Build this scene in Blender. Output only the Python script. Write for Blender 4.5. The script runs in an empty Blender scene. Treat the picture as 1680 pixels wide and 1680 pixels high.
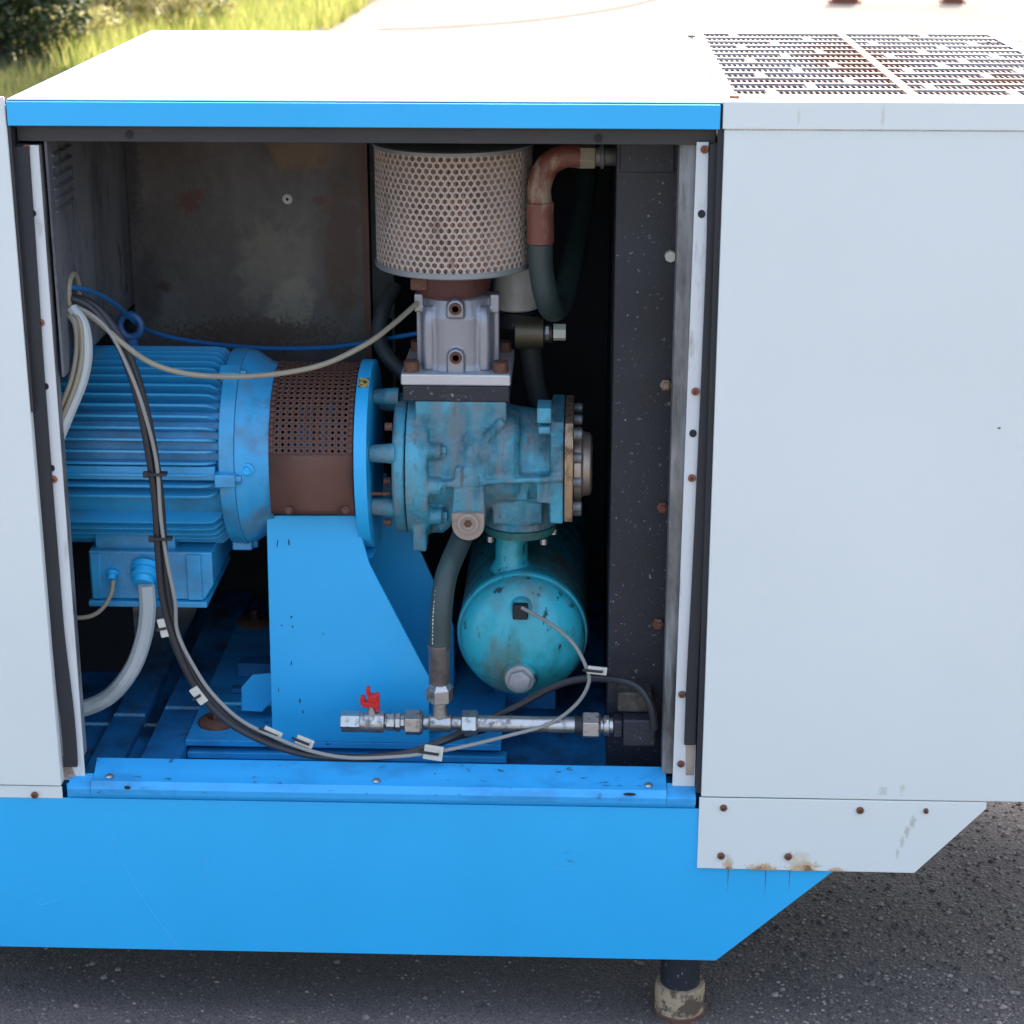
import bpy, bmesh, math, random
from mathutils import Matrix, Vector
random.seed(7)
S = bpy.context.scene
COL = S.collection
PI = math.pi
# ------------------------------------------------------------------ camera
FPX = 3252.806; CPX = 840.0
MX = Matrix(((0.999328050, 0.0366530776, 0.0), (0.0120268767, -0.327994151, -0.944603192), (-0.0346237252, 0.943968426, -0.328214578)))
CAM = Vector((0.894115, -3.069515, 2.007023))
cd = bpy.data.cameras.new('camera'); cam = bpy.data.objects.new('camera', cd); COL.objects.link(cam)
cd.sensor_width = 36; cd.lens = FPX / 1680 * 36; cd.clip_start = .05; cd.clip_end = 500
rr = [MX[0], -MX[1], -MX[2]]
m4 = Matrix(((rr[0][0], rr[1][0], rr[2][0]), (rr[0][1], rr[1][1], rr[2][1]), (rr[0][2], rr[1][2], rr[2][2]))).to_4x4()
m4.translation = CAM
cam.matrix_world = m4
cd.dof.use_dof = True; cd.dof.focus_distance = 3.35; cd.dof.aperture_fstop = 9
S.camera = cam
# ------------------------------------------------------------------ sky, sun, exposure
SUN_EL = math.radians(59); SUN_AZ = math.radians(14)      # azimuth from +Y towards +X: the sun stands behind the machine
w = bpy.data.worlds.new('World'); S.world = w; w.use_nodes = True
nt = w.node_tree; nt.nodes.clear()
sky = nt.nodes.new('ShaderNodeTexSky'); sky.sky_type = 'NISHITA'; sky.sun_disc = False
sky.sun_elevation = SUN_EL; sky.sun_rotation = SUN_AZ; sky.air_density = 1.0; sky.dust_density = 6.0; sky.ozone_density = .6
bg = nt.nodes.new('ShaderNodeBackground'); bg.inputs['Strength'].default_value = 0.15
wo = nt.nodes.new('ShaderNodeOutputWorld')
nt.links.new(sky.outputs[0], bg.inputs[0]); nt.links.new(bg.outputs[0], wo.inputs[0])
sl = bpy.data.lights.new('sun', 'SUN'); sl.energy = 2.3; sl.angle = math.radians(.55); sl.color = (1, .95, .87)
so = bpy.data.objects.new('sun', sl); COL.objects.link(so)
sd = Vector((math.sin(SUN_AZ) * math.cos(SUN_EL), math.cos(SUN_AZ) * math.cos(SUN_EL), math.sin(SUN_EL)))
so.rotation_euler = sd.to_track_quat('Z', 'Y').to_euler(); so.location = sd * 30
S.view_settings.view_transform = 'Standard'; S.view_settings.look = 'None'; S.view_settings.gamma = 1
S.view_settings.exposure = 2.28
S.render.engine = 'CYCLES'; S.cycles.max_bounces = 8

# ------------------------------------------------------------------ helpers
def at(px, py, Y):
    "point of the plane y = Y seen at pixel px, py of the photograph"
    r = MX.transposed() @ Vector((px - CPX, py - CPX, FPX))
    return CAM + r * ((Y - CAM.y) / r.y)
def atz(px, py, Z):
    r = MX.transposed() @ Vector((px - CPX, py - CPX, FPX))
    return CAM + r * ((Z - CAM.z) / r.z)

def catmull(pts, k=8):
    P = [Vector(p) for p in pts]
    if len(P) < 3: return P
    P = [P[0] * 2 - P[1]] + P + [P[-1] * 2 - P[-2]]
    out = []
    for i in range(1, len(P) - 2):
        a, b, c, d = P[i - 1], P[i], P[i + 1], P[i + 2]
        for j in range(k):
            t = j / k
            out.append(.5 * ((2 * b) + (c - a) * t + (2 * a - 5 * b + 4 * c - d) * t * t + (3 * b - a - 3 * c + d) * t ** 3))
    out.append(P[-2]); return out

class MB:
    def __init__(s): s.v = []; s.f = []
    def add(s, vs, fs):
        o = len(s.v); s.v += [tuple(v) for v in vs]; s.f += [tuple(i + o for i in f) for f in fs]; return s
    def box(s, x0, x1, y0, y1, z0, z1):
        vs = [(x, y, z) for x in (x0, x1) for y in (y0, y1) for z in (z0, z1)]
        return s.add(vs, [(0, 1, 3, 2), (4, 6, 7, 5), (0, 4, 5, 1), (2, 3, 7, 6), (0, 2, 6, 4), (1, 5, 7, 3)])
    def prism(s, poly, axis, a0, a1):
        n = len(poly)
        def mk(p, a):
            return {'x': (a, p[0], p[1]), 'y': (p[0], a, p[1]), 'z': (p[0], p[1], a)}[axis]
        vs = [mk(p, a0) for p in poly] + [mk(p, a1) for p in poly]
        fs = [tuple(range(n)), tuple(range(2 * n - 1, n - 1, -1))] + [(i, (i + 1) % n, n + (i + 1) % n, n + i) for i in range(n)]
        return s.add(vs, fs)
    def lathe(s, prof, c, axis='z', n=32, a0=0.0, a1=2 * PI, phase=0.0, cap=True):
        full = abs(a1 - a0 - 2 * PI) < 1e-6
        m = n if full else n + 1
        c = Vector(c); base = len(s.v); vs = []
        for (t, r) in prof:
            for i in range(m):
                a = a0 + (a1 - a0) * i / n + phase
                u, w_ = math.cos(a) * r, math.sin(a) * r
                p = {'x': (t, u, w_), 'y': (u, t, w_), 'z': (u, w_, t)}[axis]
                vs.append(c + Vector(p))
        fs = []
        for k in range(len(prof) - 1):
            for i in range(n if full else n):
                j = (i + 1) % m
                if not full and i == n: continue
                fs.append((k * m + i, k * m + j, (k + 1) * m + j, (k + 1) * m + i))
        if cap and full:
            if prof[0][1] > 1e-6: fs.append(tuple(range(m)))
            if prof[-1][1] > 1e-6: fs.append(tuple((len(prof) - 1) * m + i for i in range(m)))
        return s.add(vs, fs)
    def cyl(s, c, axis, r, h, n=24, phase=0.0, r2=None):
        return s.lathe([(0, r), (h, r if r2 is None else r2)], c, axis, n, phase=phase)
    def tube(s, pts, r, n=10, smooth=8, cap=True):
        P = catmull(pts, smooth) if smooth else [Vector(p) for p in pts]
        R = r if callable(r) else (lambda t: r)
        T = [(P[min(i + 1, len(P) - 1)] - P[max(i - 1, 0)]).normalized() for i in range(len(P))]
        up = Vector((0, 0, 1)) if abs(T[0].z) < .9 else Vector((0, 1, 0))
        N = T[0].cross(up).normalized(); vs = []
        for i, p in enumerate(P):
            N = (N - T[i] * N.dot(T[i])).normalized(); B = T[i].cross(N)
            q = R(i / (len(P) - 1))
            for k in range(n):
                a = 2 * PI * k / n
                vs.append(p + N * math.cos(a) * q + B * math.sin(a) * q)
        fs = [(i * n + k, i * n + (k + 1) % n, (i + 1) * n + (k + 1) % n, (i + 1) * n + k) for i in range(len(P) - 1) for k in range(n)]
        if cap: fs += [tuple(range(n)), tuple((len(P) - 1) * n + k for k in range(n))]
        return s.add(vs, fs)
    def torus(s, c, R, r, axis='y', n=32, m=10, squash=1.0):
        c = Vector(c); vs = []
        for i in range(n):
            a = 2 * PI * i / n
            for k in range(m):
                b = 2 * PI * k / m
                u = (R + r * math.cos(b)) * math.cos(a); v = (R + r * math.cos(b)) * math.sin(a) * squash; t = r * math.sin(b)
                vs.append(c + Vector({'x': (t, u, v), 'y': (u, t, v), 'z': (u, v, t)}[axis]))
        return s.add(vs, [(i * m + k, i * m + (k + 1) % m, ((i + 1) % n) * m + (k + 1) % m, ((i + 1) % n) * m + k) for i in range(n) for k in range(m)])
    def build(s, name, mat, parent=None, bevel=0, label=None, kind=None, solid=0, smooth=True, angle=35, at=None, remesh=0, recalc=True):
        me = bpy.data.meshes.new(name)
        off = Vector(at) if at is not None else (worldloc(parent) if parent else Vector((0, 0, 0)))
        if at is None and parent is None: off = Vector((0, 0, 0))
        me.from_pydata([tuple(Vector(v) - off) for v in s.v] if at is None else [tuple(v) for v in s.v], [], s.f)
        if recalc:
            bm = bmesh.new(); bm.from_mesh(me); bmesh.ops.recalc_face_normals(bm, faces=bm.faces); bm.to_mesh(me); bm.free()
        if smooth:
            me.polygons.foreach_set('use_smooth', [True] * len(me.polygons)); me.set_sharp_from_angle(angle=math.radians(angle))
        me.materials.append(mat)
        o = bpy.data.objects.new(name, me); COL.objects.link(o)
        if parent: o.parent = parent
        if at is not None: o.location = off - (worldloc(parent) if parent else Vector((0, 0, 0)))
        if remesh:
            r = o.modifiers.new('remesh', 'REMESH'); r.mode = 'VOXEL'; r.voxel_size = remesh; r.use_smooth_shade = True
            q = o.modifiers.new('smooth', 'SMOOTH'); q.iterations = 3; q.factor = .5
        if solid:
            q = o.modifiers.new('solid', 'SOLIDIFY'); q.thickness = solid; q.offset = -1
        if bevel:
            b = o.modifiers.new('bevel', 'BEVEL'); b.width = bevel; b.segments = 2; b.limit_method = 'ANGLE'; b.angle_limit = math.radians(40); b.harden_normals = True
        if label: o['label'] = label
        if kind: o['kind'] = kind
        return o
def worldloc(o):
    l = Vector((0, 0, 0))
    while o: l = l + o.location; o = o.parent
    return l
def thing(name, label, cat, loc=(0, 0, 0), group=None):
    o = bpy.data.objects.new(name, None); COL.objects.link(o); o.location = loc; o.empty_display_size = .05
    o['label'] = label; o['category'] = cat
    if group: o['group'] = group
    return o
def tag(o, label=None, cat=None, group=None, kind=None):
    if label: o['label'] = label
    if cat: o['category'] = cat
    if group: o['group'] = group
    if kind: o['kind'] = kind
    return o
def inst(src, name, parent, loc, rot=(0, 0, 0), label=None, scale=None):
    "another part of the same make, sharing its mesh; loc in world"
    o = src.copy(); o.name = name; COL.objects.link(o); o.parent = parent
    o.location = Vector(loc) - worldloc(parent); o.rotation_euler = rot
    if scale: o.scale = scale
    if label: o['label'] = label
    elif 'label' in o: del o['label']
    return o

# ------------------------------------------------------------------ materials
def mat(name, col, rough=.5, metal=0, layers=(), bump=None, coat=0, spec=.5, coatrough=.1, varc=.08, varscale=6, trans=0, wave=0):
    """layers: (colour, scale xyz, low, high, amount, roughness or None, detail) noise stains over the base"""
    m = bpy.data.materials.new(name); m.use_nodes = True; t = m.node_tree; N = t.nodes; L = t.links
    b = N['Principled BSDF']
    b.inputs['Roughness'].default_value = rough; b.inputs['Metallic'].default_value = metal
    b.inputs['Coat Weight'].default_value = coat; b.inputs['Coat Roughness'].default_value = coatrough; b.inputs['Specular IOR Level'].default_value = spec
    tc = N.new('ShaderNodeTexCoord'); src = tc.outputs['Object']
    n0 = N.new('ShaderNodeTexNoise'); n0.inputs['Scale'].default_value = varscale; n0.inputs['Detail'].default_value = 5; L.new(src, n0.inputs['Vector'])
    mr = N.new('ShaderNodeMapRange'); mr.inputs[1].default_value = .3; mr.inputs[2].default_value = .7; mr.inputs[3].default_value = 1 - varc; mr.inputs[4].default_value = 1 + varc
    L.new(n0.outputs[0], mr.inputs[0])
    hs = N.new('ShaderNodeMix'); hs.data_type = 'RGBA'; hs.blend_type = 'MULTIPLY'; hs.inputs[0].default_value = 1
    hs.inputs[6].default_value = (*col, 1); L.new(mr.outputs[0], hs.inputs[7])
    cur = hs.outputs[2]; rcur = None
    for i, ly in enumerate(layers):
        c2, sc, lo, hi, amt, r2, det = ly
        mp = N.new('ShaderNodeMapping'); mp.inputs['Scale'].default_value = sc if isinstance(sc, (tuple, list)) else (sc, sc, sc); mp.inputs['Location'].default_value = (i * 3.7 + 1, i * 1.3, i * 2.1)
        L.new(src, mp.inputs[0])
        n = N.new('ShaderNodeTexNoise'); n.inputs['Scale'].default_value = 1; n.inputs['Detail'].default_value = det; n.inputs['Roughness'].default_value = .62
        L.new(mp.outputs[0], n.inputs['Vector'])
        r = N.new('ShaderNodeMapRange'); r.inputs[1].default_value = lo; r.inputs[2].default_value = hi; r.inputs[4].default_value = amt
        L.new(n.outputs[0], r.inputs[0])
        mx = N.new('ShaderNodeMix'); mx.data_type = 'RGBA'; L.new(r.outputs[0], mx.inputs[0]); L.new(cur, mx.inputs[6]); mx.inputs[7].default_value = (*c2, 1)
        cur = mx.outputs[2]
        if r2 is not None:
            q = N.new('ShaderNodeMix'); q.data_type = 'FLOAT'; L.new(r.outputs[0], q.inputs[0])
            if rcur: L.new(rcur, q.inputs[2])
            else: q.inputs[2].default_value = rough
            q.inputs[3].default_value = r2; rcur = q.outputs[0]
    L.new(cur, b.inputs['Base Color'])
    if rcur: L.new(rcur, b.inputs['Roughness'])
    if bump:
        n = N.new('ShaderNodeTexNoise'); n.inputs['Scale'].default_value = bump[0]; n.inputs['Detail'].default_value = 4; L.new(src, n.inputs['Vector'])
        bp = N.new('ShaderNodeBump'); bp.inputs['Strength'].default_value = bump[1]; bp.inputs['Distance'].default_value = .002
        L.new(n.outputs[0], bp.inputs['Height']); L.new(bp.outputs[0], b.inputs['Normal'])
        if wave:
            n = N.new('ShaderNodeTexNoise'); n.inputs['Scale'].default_value = 2.2; n.inputs['Detail'].default_value = 1; L.new(src, n.inputs['Vector'])
            b2 = N.new('ShaderNodeBump'); b2.inputs['Strength'].default_value = 1; b2.inputs['Distance'].default_value = wave; L.new(n.outputs[0], b2.inputs['Height']); L.new(b2.outputs[0], bp.inputs['Normal'])
    return m
def stains(m, lst):
    "stains of their own shape at places on the sheet: (point, radius xyz, colour, amount, raggedness)"
    t = m.node_tree; N = t.nodes; L = t.links; b = N['Principled BSDF']
    cur = b.inputs['Base Color'].links[0].from_socket
    g_ = N.new('ShaderNodeNewGeometry'); nf = N.new('ShaderNodeTexNoise'); nf.inputs['Scale'].default_value = 130; nf.inputs['Detail'].default_value = 6; nf.inputs['Roughness'].default_value = .7; L.new(g_.outputs['Position'], nf.inputs['Vector'])
    n = N.new('ShaderNodeTexNoise'); n.inputs['Scale'].default_value = 28; n.inputs['Detail'].default_value = 7; n.inputs['Roughness'].default_value = .65
    L.new(g_.outputs['Position'], n.inputs['Vector'])
    for (p, rad, col, amt, rag) in lst:
        if not isinstance(rad, tuple): rad = (rad, rad, rad)
        mp = N.new('ShaderNodeVectorMath'); mp.operation = 'SUBTRACT'; L.new(g_.outputs['Position'], mp.inputs[0]); mp.inputs[1].default_value = tuple(p)
        dv = N.new('ShaderNodeVectorMath'); dv.operation = 'DIVIDE'; L.new(mp.outputs[0], dv.inputs[0]); dv.inputs[1].default_value = rad
        ln = N.new('ShaderNodeVectorMath'); ln.operation = 'LENGTH'; L.new(dv.outputs[0], ln.inputs[0])
        ma = N.new('ShaderNodeMath'); ma.operation = 'MULTIPLY_ADD'; fine = min(rad) < .036
        if fine: rag *= 2.2
        L.new((nf if fine else n).outputs[0], ma.inputs[0]); ma.inputs[1].default_value = rag; L.new(ln.outputs['Value'], ma.inputs[2])
        mr = N.new('ShaderNodeMapRange'); mr.interpolation_type = 'SMOOTHSTEP'; mr.inputs[1].default_value = 1 + rag * .5; mr.inputs[2].default_value = .35 + rag * .5; mr.inputs[4].default_value = amt
        L.new(ma.outputs[0], mr.inputs[0])
        mx = N.new('ShaderNodeMix'); mx.data_type = 'RGBA'; L.new(mr.outputs[0], mx.inputs[0]); L.new(cur, mx.inputs[6]); mx.inputs[7].default_value = (*col, 1); cur = mx.outputs[2]
    L.new(cur, b.inputs['Base Color'])
BLUE = (.026, .41, .75)
RUST = (.16, .05, .025)
M = {}
M['blue'] = mat('blue_paint', BLUE, .38, spec=.5, wave=.0035, layers=[((.01, .05, .09), (9, 9, 30), .70, .80, .7, .6, 8)], bump=(900, .12), varc=.03)
M['blue_roof'] = mat('blue_roof_paint', (.14, .31, .46), .6, spec=.12, bump=(700, .2), varc=.04)  # greyer, less saturated than the blue of the fascia
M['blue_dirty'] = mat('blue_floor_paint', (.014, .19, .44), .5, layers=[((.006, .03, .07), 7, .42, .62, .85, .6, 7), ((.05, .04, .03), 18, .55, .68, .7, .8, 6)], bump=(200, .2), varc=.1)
M['blue_sill'] = mat('blue_sill_paint', (.028, .34, .68), .38, layers=[((.008, .03, .05), (40, 70, 70), .62, .68, .7, .6, 8), ((.012, .10, .22), (5, 12, 12), .50, .66, .5, .5, 7)], bump=(500, .1), varc=.05)
M['blue_motor'] = mat('motor_blue_paint', (.030, .31, .56), .30, spec=.7, layers=[((.05, .11, .15), (6, 9, 9), .46, .66, .7, .6, 7), ((.16, .22, .25), (18, 50, 50), .58, .70, .5, .6, 5)], bump=(160, .35), varc=.12)
M['blue_bell'] = mat('rubbed_blue_paint', (.035, .33, .60), .38, layers=[((.12, .14, .15), (5, 7, 7), .50, .66, .75, .6, 7), ((.03, .09, .13), (14, 14, 14), .56, .70, .6, .6, 6)], bump=(160, .4), varc=.1)
M['blue_cast'] = mat('weathered_cast_paint', (.060, .30, .385), .40, layers=[((.018, .075, .095), (11, 11, 8), .48, .64, .85, .6, 8), ((.17, .20, .20), (45, 45, 8), .45, .60, .75, .7, 7), ((.075, .055, .04), (70, 70, 14), .60, .70, .7, .8, 7), ((.015, .02, .02), (150, 150, 90), .66, .72, .6, .6, 5)], bump=(150, .9), varc=.22, varscale=14)
M['teal'] = mat('tank_teal_paint', (.035, .44, .52), .32, spec=.6, layers=[((.014, .18, .16), (9, 9, 7), .48, .62, .8, .45, 8), ((.15, .115, .055), (9, 9, 5), .50, .66, .8, .7, 8), ((.012, .02, .02), (45, 45, 22), .60, .66, .9, .7, 7)], bump=(90, .3), varc=.15)
M['green'] = mat('green_gasket_paint', (.03, .17, .15), .5, layers=[((.06, .04, .025), 30, .5, .7, .8, .8, 6)], bump=(150, .4))
M['grey'] = mat('pale_grey_paint', (.66, .69, .64), .42, spec=.4, wave=.003, bump=(1100, .15), varc=.02, varscale=2, layers=[((.35, .30, .24), (3, 3, 9), .76, .80, .6, .6, 8)])
M['grey_skirt'] = mat('pale_grey_skirt_paint', (.66, .69, .64), .42, spec=.4, bump=(1100, .15), varc=.02, varscale=2, layers=[((.42, .36, .26), (22, 22, 5), .66, .76, .5, .7, 6)])
M['white'] = mat('white_strip_paint', (.60, .61, .585), .45, layers=[((.20, .17, .14), (30, 30, 6), .58, .70, .7, .7, 7)], bump=(600, .1), varc=.03)
M['galv'] = mat('dull_galvanised_steel', (.23, .23, .22), .5, metal=.4, layers=[((.06, .057, .05), (16, 16, 6), .42, .62, .85, .6, 8), ((.45, .47, .48), (30, 30, 3), .55, .7, .5, .5, 6)], bump=(200, .2), varc=.2)
M['rubber'] = mat('black_rubber', (.018, .019, .022), .6, bump=(400, .2), varc=.15)
M['black'] = mat('black_steel', (.016, .018, .024), .5, layers=[((.30, .29, .27), 110, .64, .70, .7, .7, 4), ((.07, .05, .035), 9, .6, .8, .5, .8, 6)], bump=(260, .4), varc=.2)
M['dark'] = mat('shade_dark_lining', (.018, .018, .02), .85, bump=(100, .4), varc=.25)  # near-black stands in for deep shade of the bay's void and holes
M['header'] = mat('dark_grey_header_paint', (.032, .031, .032), .5, layers=[((.09, .07, .05), (6, 6, 30), .55, .75, .6, .7, 6)], varc=.12)
M['wall'] = mat('stained_grey_sheet', (.080, .068, .056), .5, layers=[((.045, .033, .026), 4, .40, .70, .7, .7, 8), ((.15, .15, .145), (7, 7, 4), .50, .80, .6, .5, 8), ((.02, .015, .013), 60, .66, .72, .6, .8, 4)], bump=(60, .4), varc=.22)
M['wall2'] = mat('dusty_grey_sheet', (.13, .135, .145), .55, layers=[((.02, .018, .018), (9, 9, 3), .45, .7, .8, .7, 6), ((.03, .025, .02), (34, 34, 12), .58, .66, .7, .8, 6)], bump=(60, .3), varc=.15)
M['rust'] = mat('rust', RUST, .8, layers=[((.28, .10, .045), 60, .45, .65, .8, .9, 5)], bump=(300, .6), varc=.3)
M['rustbolt'] = mat('rusty_bolt', (.10, .042, .026), .7, layers=[((.20, .085, .045), 150, .45, .65, .8, .8, 4)], bump=(500, .5), varc=.3)
M['brown'] = mat('brown_primer_guard', (.115, .048, .030), .6, layers=[((.055, .028, .018), 12, .46, .68, .5, .6, 6)], bump=(300, .2), varc=.1)
M['redrust'] = mat('red_oxide_paint', (.17, .055, .035), .5, layers=[((.34, .26, .17), (30, 30, 14), .52, .64, .8, .6, 8), ((.07, .03, .02), 26, .6, .75, .7, .8, 6)], bump=(200, .4), varc=.15)
M['hosegreen'] = mat('dark_green_hose', (.035, .055, .052), .5, layers=[((.03, .12, .09), 12, .55, .75, .7, .5, 6), ((.09, .08, .07), 20, .62, .75, .5, .7, 5)], bump=(500, .2), varc=.15)
M['hosedark'] = mat('dark_hose', (.025, .03, .03), .6, bump=(400, .2), varc=.2)
M['steel'] = mat('zinc_plated_steel', (.48, .47, .44), .32, metal=.85, layers=[((.10, .09, .08), 55, .52, .66, .8, .6, 6), ((.55, .53, .48), (90, 15, 90), .55, .7, .4, .5, 5)], bump=(350, .35), varc=.2)
M['alu'] = mat('cast_aluminium', (.33, .33, .35), .42, metal=.55, layers=[((.16, .15, .14), (24, 24, 7), .6, .78, .6, .6, 6)], bump=(420, .25), varc=.1)
M['alu_plate'] = mat('machined_aluminium', (.55, .55, .55), .4, metal=.5, layers=[((.2, .19, .18), (12, 12, 90), .6, .75, .5, .5, 5)], bump=(300, .2), varc=.08)
M['bronze'] = mat('bronze_gasket', (.40, .27, .16), .42, metal=.55, layers=[((.09, .05, .03), 40, .5, .65, .8, .8, 6)], bump=(300, .4), varc=.2)
M['sandcast'] = mat('bare_tan_casting', (.34, .26, .20), .6, layers=[((.10, .055, .035), 30, .52, .7, .8, .8, 6)], bump=(200, .5), varc=.2)
M['cage'] = mat('pinkish_grey_filter_cage', (.55, .45, .38), .45, metal=.1, layers=[((.15, .075, .05), (20, 20, 9), .62, .75, .7, .8, 6)], bump=(200, .2), varc=.12)
M['cagerim'] = mat('grey_filter_rim', (.26, .27, .26), .5, metal=.3, layers=[((.10, .08, .06), 12, .55, .75, .6, .7, 6)], varc=.1)
M['paper'] = mat('filter_paper', (.66, .48, .35), .8, layers=[((.25, .16, .11), 14, .5, .75, .6, .9, 4)], varc=.2)
M['cream'] = mat('cream_cable', (.28, .24, .165), .5, layers=[((.18, .15, .11), 20, .55, .75, .5, .7, 5)], varc=.1)
M['conduit'] = mat('grey_conduit', (.42, .45, .43), .45, layers=[((.20, .20, .19), 12, .55, .75, .5, .6, 5)], bump=(80, .2), varc=.08)
M['cablegrey'] = mat('grey_cable', (.26, .25, .22), .5, varc=.1)
M['cableblack'] = mat('black_cable', (.02, .02, .023), .42, varc=.15)
M['airblue'] = mat('blue_air_hose', (.015, .13, .34), .3, spec=.6, varc=.1)
M['clip'] = mat('off_white_nylon', (.55, .53, .44), .5, layers=[((.22, .19, .14), 60, .6, .75, .5, .7, 4)], varc=.08)
M['red'] = mat('red_handle', (.55, .012, .015), .35, layers=[((.1, .02, .02), 90, .62, .72, .7, .7, 4)], varc=.1)
M['filtercream'] = mat('off_white_canister', (.50, .49, .43), .5, layers=[((.2, .17, .12), 20, .55, .75, .5, .7, 5)], varc=.1)
M['yellow'] = mat('yellow_sticker', (.55, .40, .10), .6, layers=[((.03, .025, .02), 170, .5, .56, .9, .6, 3)], varc=.1)
M['ply'] = mat('peeling_tan_tape', (.34, .25, .15), .7, layers=[((.07, .045, .03), 20, .48, .54, .9, .8, 5)], bump=(60, .8), varc=.2)
M['core'] = mat('rusty_cooler_core', (.05, .04, .04), .7, metal=.2, layers=[((.07, .05, .05), (9, 9, 9), .5, .7, .7, .8, 6), ((.34, .17, .08), 14, .58, .72, .7, .8, 6)], bump=(200, .5), varc=.2)
M['grille'] = mat('white_grille_paint', (.30, .29, .28), .5, layers=[((.24, .12, .06), 9, .56, .66, .6, .8, 6)], varc=.05)

# ------------------------------------------------------------------ ground
T = 1.605; SEAM = .424; GZ = -.035
def ground_mat():
    m = bpy.data.materials.new('asphalt'); m.use_nodes = True; t = m.node_tree; N = t.nodes; L = t.links; b = N['Principled BSDF']
    tc = N.new('ShaderNodeTexCoord'); v = tc.outputs['Object']
    def vor(s, f='F1'):
        n = N.new('ShaderNodeTexVoronoi'); n.inputs['Scale'].default_value = s; n.feature = f; L.new(v, n.inputs['Vector']); return n
    def noi(s, d=5):
        n = N.new('ShaderNodeTexNoise'); n.inputs['Scale'].default_value = s; n.inputs['Detail'].default_value = d; L.new(v, n.inputs['Vector']); return n
    v1 = vor(130); n1 = noi(28); n2 = noi(2.2); n3 = noi(330, 3)
    r1 = N.new('ShaderNodeValToRGB'); e = r1.color_ramp.elements; e[0].position = .30; e[0].color = (.026, .025, .026, 1); e[1].position = .68; e[1].color = (.135, .115, .098, 1)
    L.new(n3.outputs[0], r1.inputs[0])
    # pale chips: voronoi cells whose random colour is high
    sep = N.new('ShaderNodeSeparateColor'); L.new(v1.outputs['Color'], sep.inputs[0])
    mr = N.new('ShaderNodeMapRange'); mr.inputs[1].default_value = .80; mr.inputs[2].default_value = .84; L.new(sep.outputs[0], mr.inputs[0])
    dm = N.new('ShaderNodeMapRange'); dm.inputs[1].default_value = .42; dm.inputs[2].default_value = .25; L.new(v1.outputs['Distance'], dm.inputs[0])
    mu = N.new('ShaderNodeMath'); mu.operation = 'MULTIPLY'; L.new(mr.outputs[0], mu.inputs[0]); L.new(dm.outputs[0], mu.inputs[1])
    pm = N.new('ShaderNodeMapRange'); pm.inputs[1].default_value = .38; pm.inputs[2].default_value = .62; L.new(n1.outputs[0], pm.inputs[0])
    mu2 = N.new('ShaderNodeMath'); mu2.operation = 'MULTIPLY'; L.new(mu.outputs[0], mu2.inputs[0]); L.new(pm.outputs[0], mu2.inputs[1])
    x = N.new('ShaderNodeMix'); x.data_type = 'RGBA'; L.new(mu2.outputs[0], x.inputs[0]); L.new(r1.outputs[0], x.inputs[6]); x.inputs[7].default_value = (.24, .22, .20, 1)
    y = N.new('ShaderNodeMix'); y.data_type = 'RGBA'; y.blend_type = 'MULTIPLY'; y.inputs[0].default_value = 1
    k = N.new('ShaderNodeMapRange'); k.inputs[1].default_value = .3; k.inputs[2].default_value = .7; k.inputs[3].default_value = .75; k.inputs[4].default_value = 1.3; L.new(n2.outputs[0], k.inputs[0])
    L.new(x.outputs[2], y.inputs[6]); L.new(k.outputs[0], y.inputs[7]); L.new(y.outputs[2], b.inputs['Base Color'])
    b.inputs['Roughness'].default_value = .85
    bp = N.new('ShaderNodeBump'); bp.inputs['Strength'].default_value = .7; bp.inputs['Distance'].default_value = .003; L.new(v1.outputs['Distance'], bp.inputs['Height']); bp.invert = True
    b2 = N.new('ShaderNodeBump'); b2.inputs['Strength'].default_value = .2; b2.inputs['Distance'].default_value = .005; L.new(n1.outputs[0], b2.inputs['Height']); L.new(bp.outputs[0], b2.inputs['Normal'])
    L.new(b2.outputs[0], b.inputs['Normal'])
    return m
M['asphalt'] = ground_mat()
M['concrete'] = mat('pale_concrete', (.195, .168, .145), .95, spec=.08, layers=[((.125, .108, .095), .35, .42, .62, .8, .9, 7)], bump=(30, .3), varc=.1, varscale=1)
M['soil'] = mat('dry_soil', (.12, .09, .05), .95, layers=[((.05, .07, .02), 2, .45, .65, .8, .95, 6)], varc=.2)
g = MB().add([(-90, -60, GZ), (90, -60, GZ), (90, 140, GZ), (-90, 140, GZ)], [(0, 1, 2, 3)]).build('ground', M['asphalt'], kind='structure', smooth=False)
c = MB().add([(-90, 5.5, GZ + .004), (90, 5.5, GZ + .004), (90, 139, GZ + .004), (-90, 139, GZ + .004)], [(0, 1, 2, 3)]).build('concrete_yard', M['concrete'], kind='structure', smooth=False)
vg = MB().add([(x_, y_, GZ + .008) for x_, y_ in ((-60, 7), (-2.5, 7), (-2.15, 12), (-1.85, 17), (-1.7, 21), (-1.6, 30), (-60, 60))], [(0, 1, 2, 3, 4, 5, 6)]).build('verge', M['soil'], kind='structure', smooth=False)
# dark curved tyre mark across the yard
M['tyre'] = mat('dark_tyre_mark', (.11, .10, .09), .95, spec=.08, varc=.2)
tp = catmull([atz(620, 48, GZ + .012), atz(740, 43, GZ + .012), atz(860, 34, GZ + .012), atz(970, 20, GZ + .012), atz(1060, 2, GZ + .012), atz(1130, -20, GZ + .012)], 8)
mb = MB(); vs = []
for i, p in enumerate(tp):
    d = (tp[min(i + 1, len(tp) - 1)] - tp[max(i - 1, 0)]).normalized(); n_ = Vector((-d.y, d.x, 0)).normalized() * .05
    vs += [p + n_, p - n_]
mb.add(vs, [(2 * i, 2 * i + 1, 2 * i + 3, 2 * i + 2) for i in range(len(tp) - 1)]).build('tyre_mark', M['tyre'], kind='structure', smooth=False)

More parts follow.
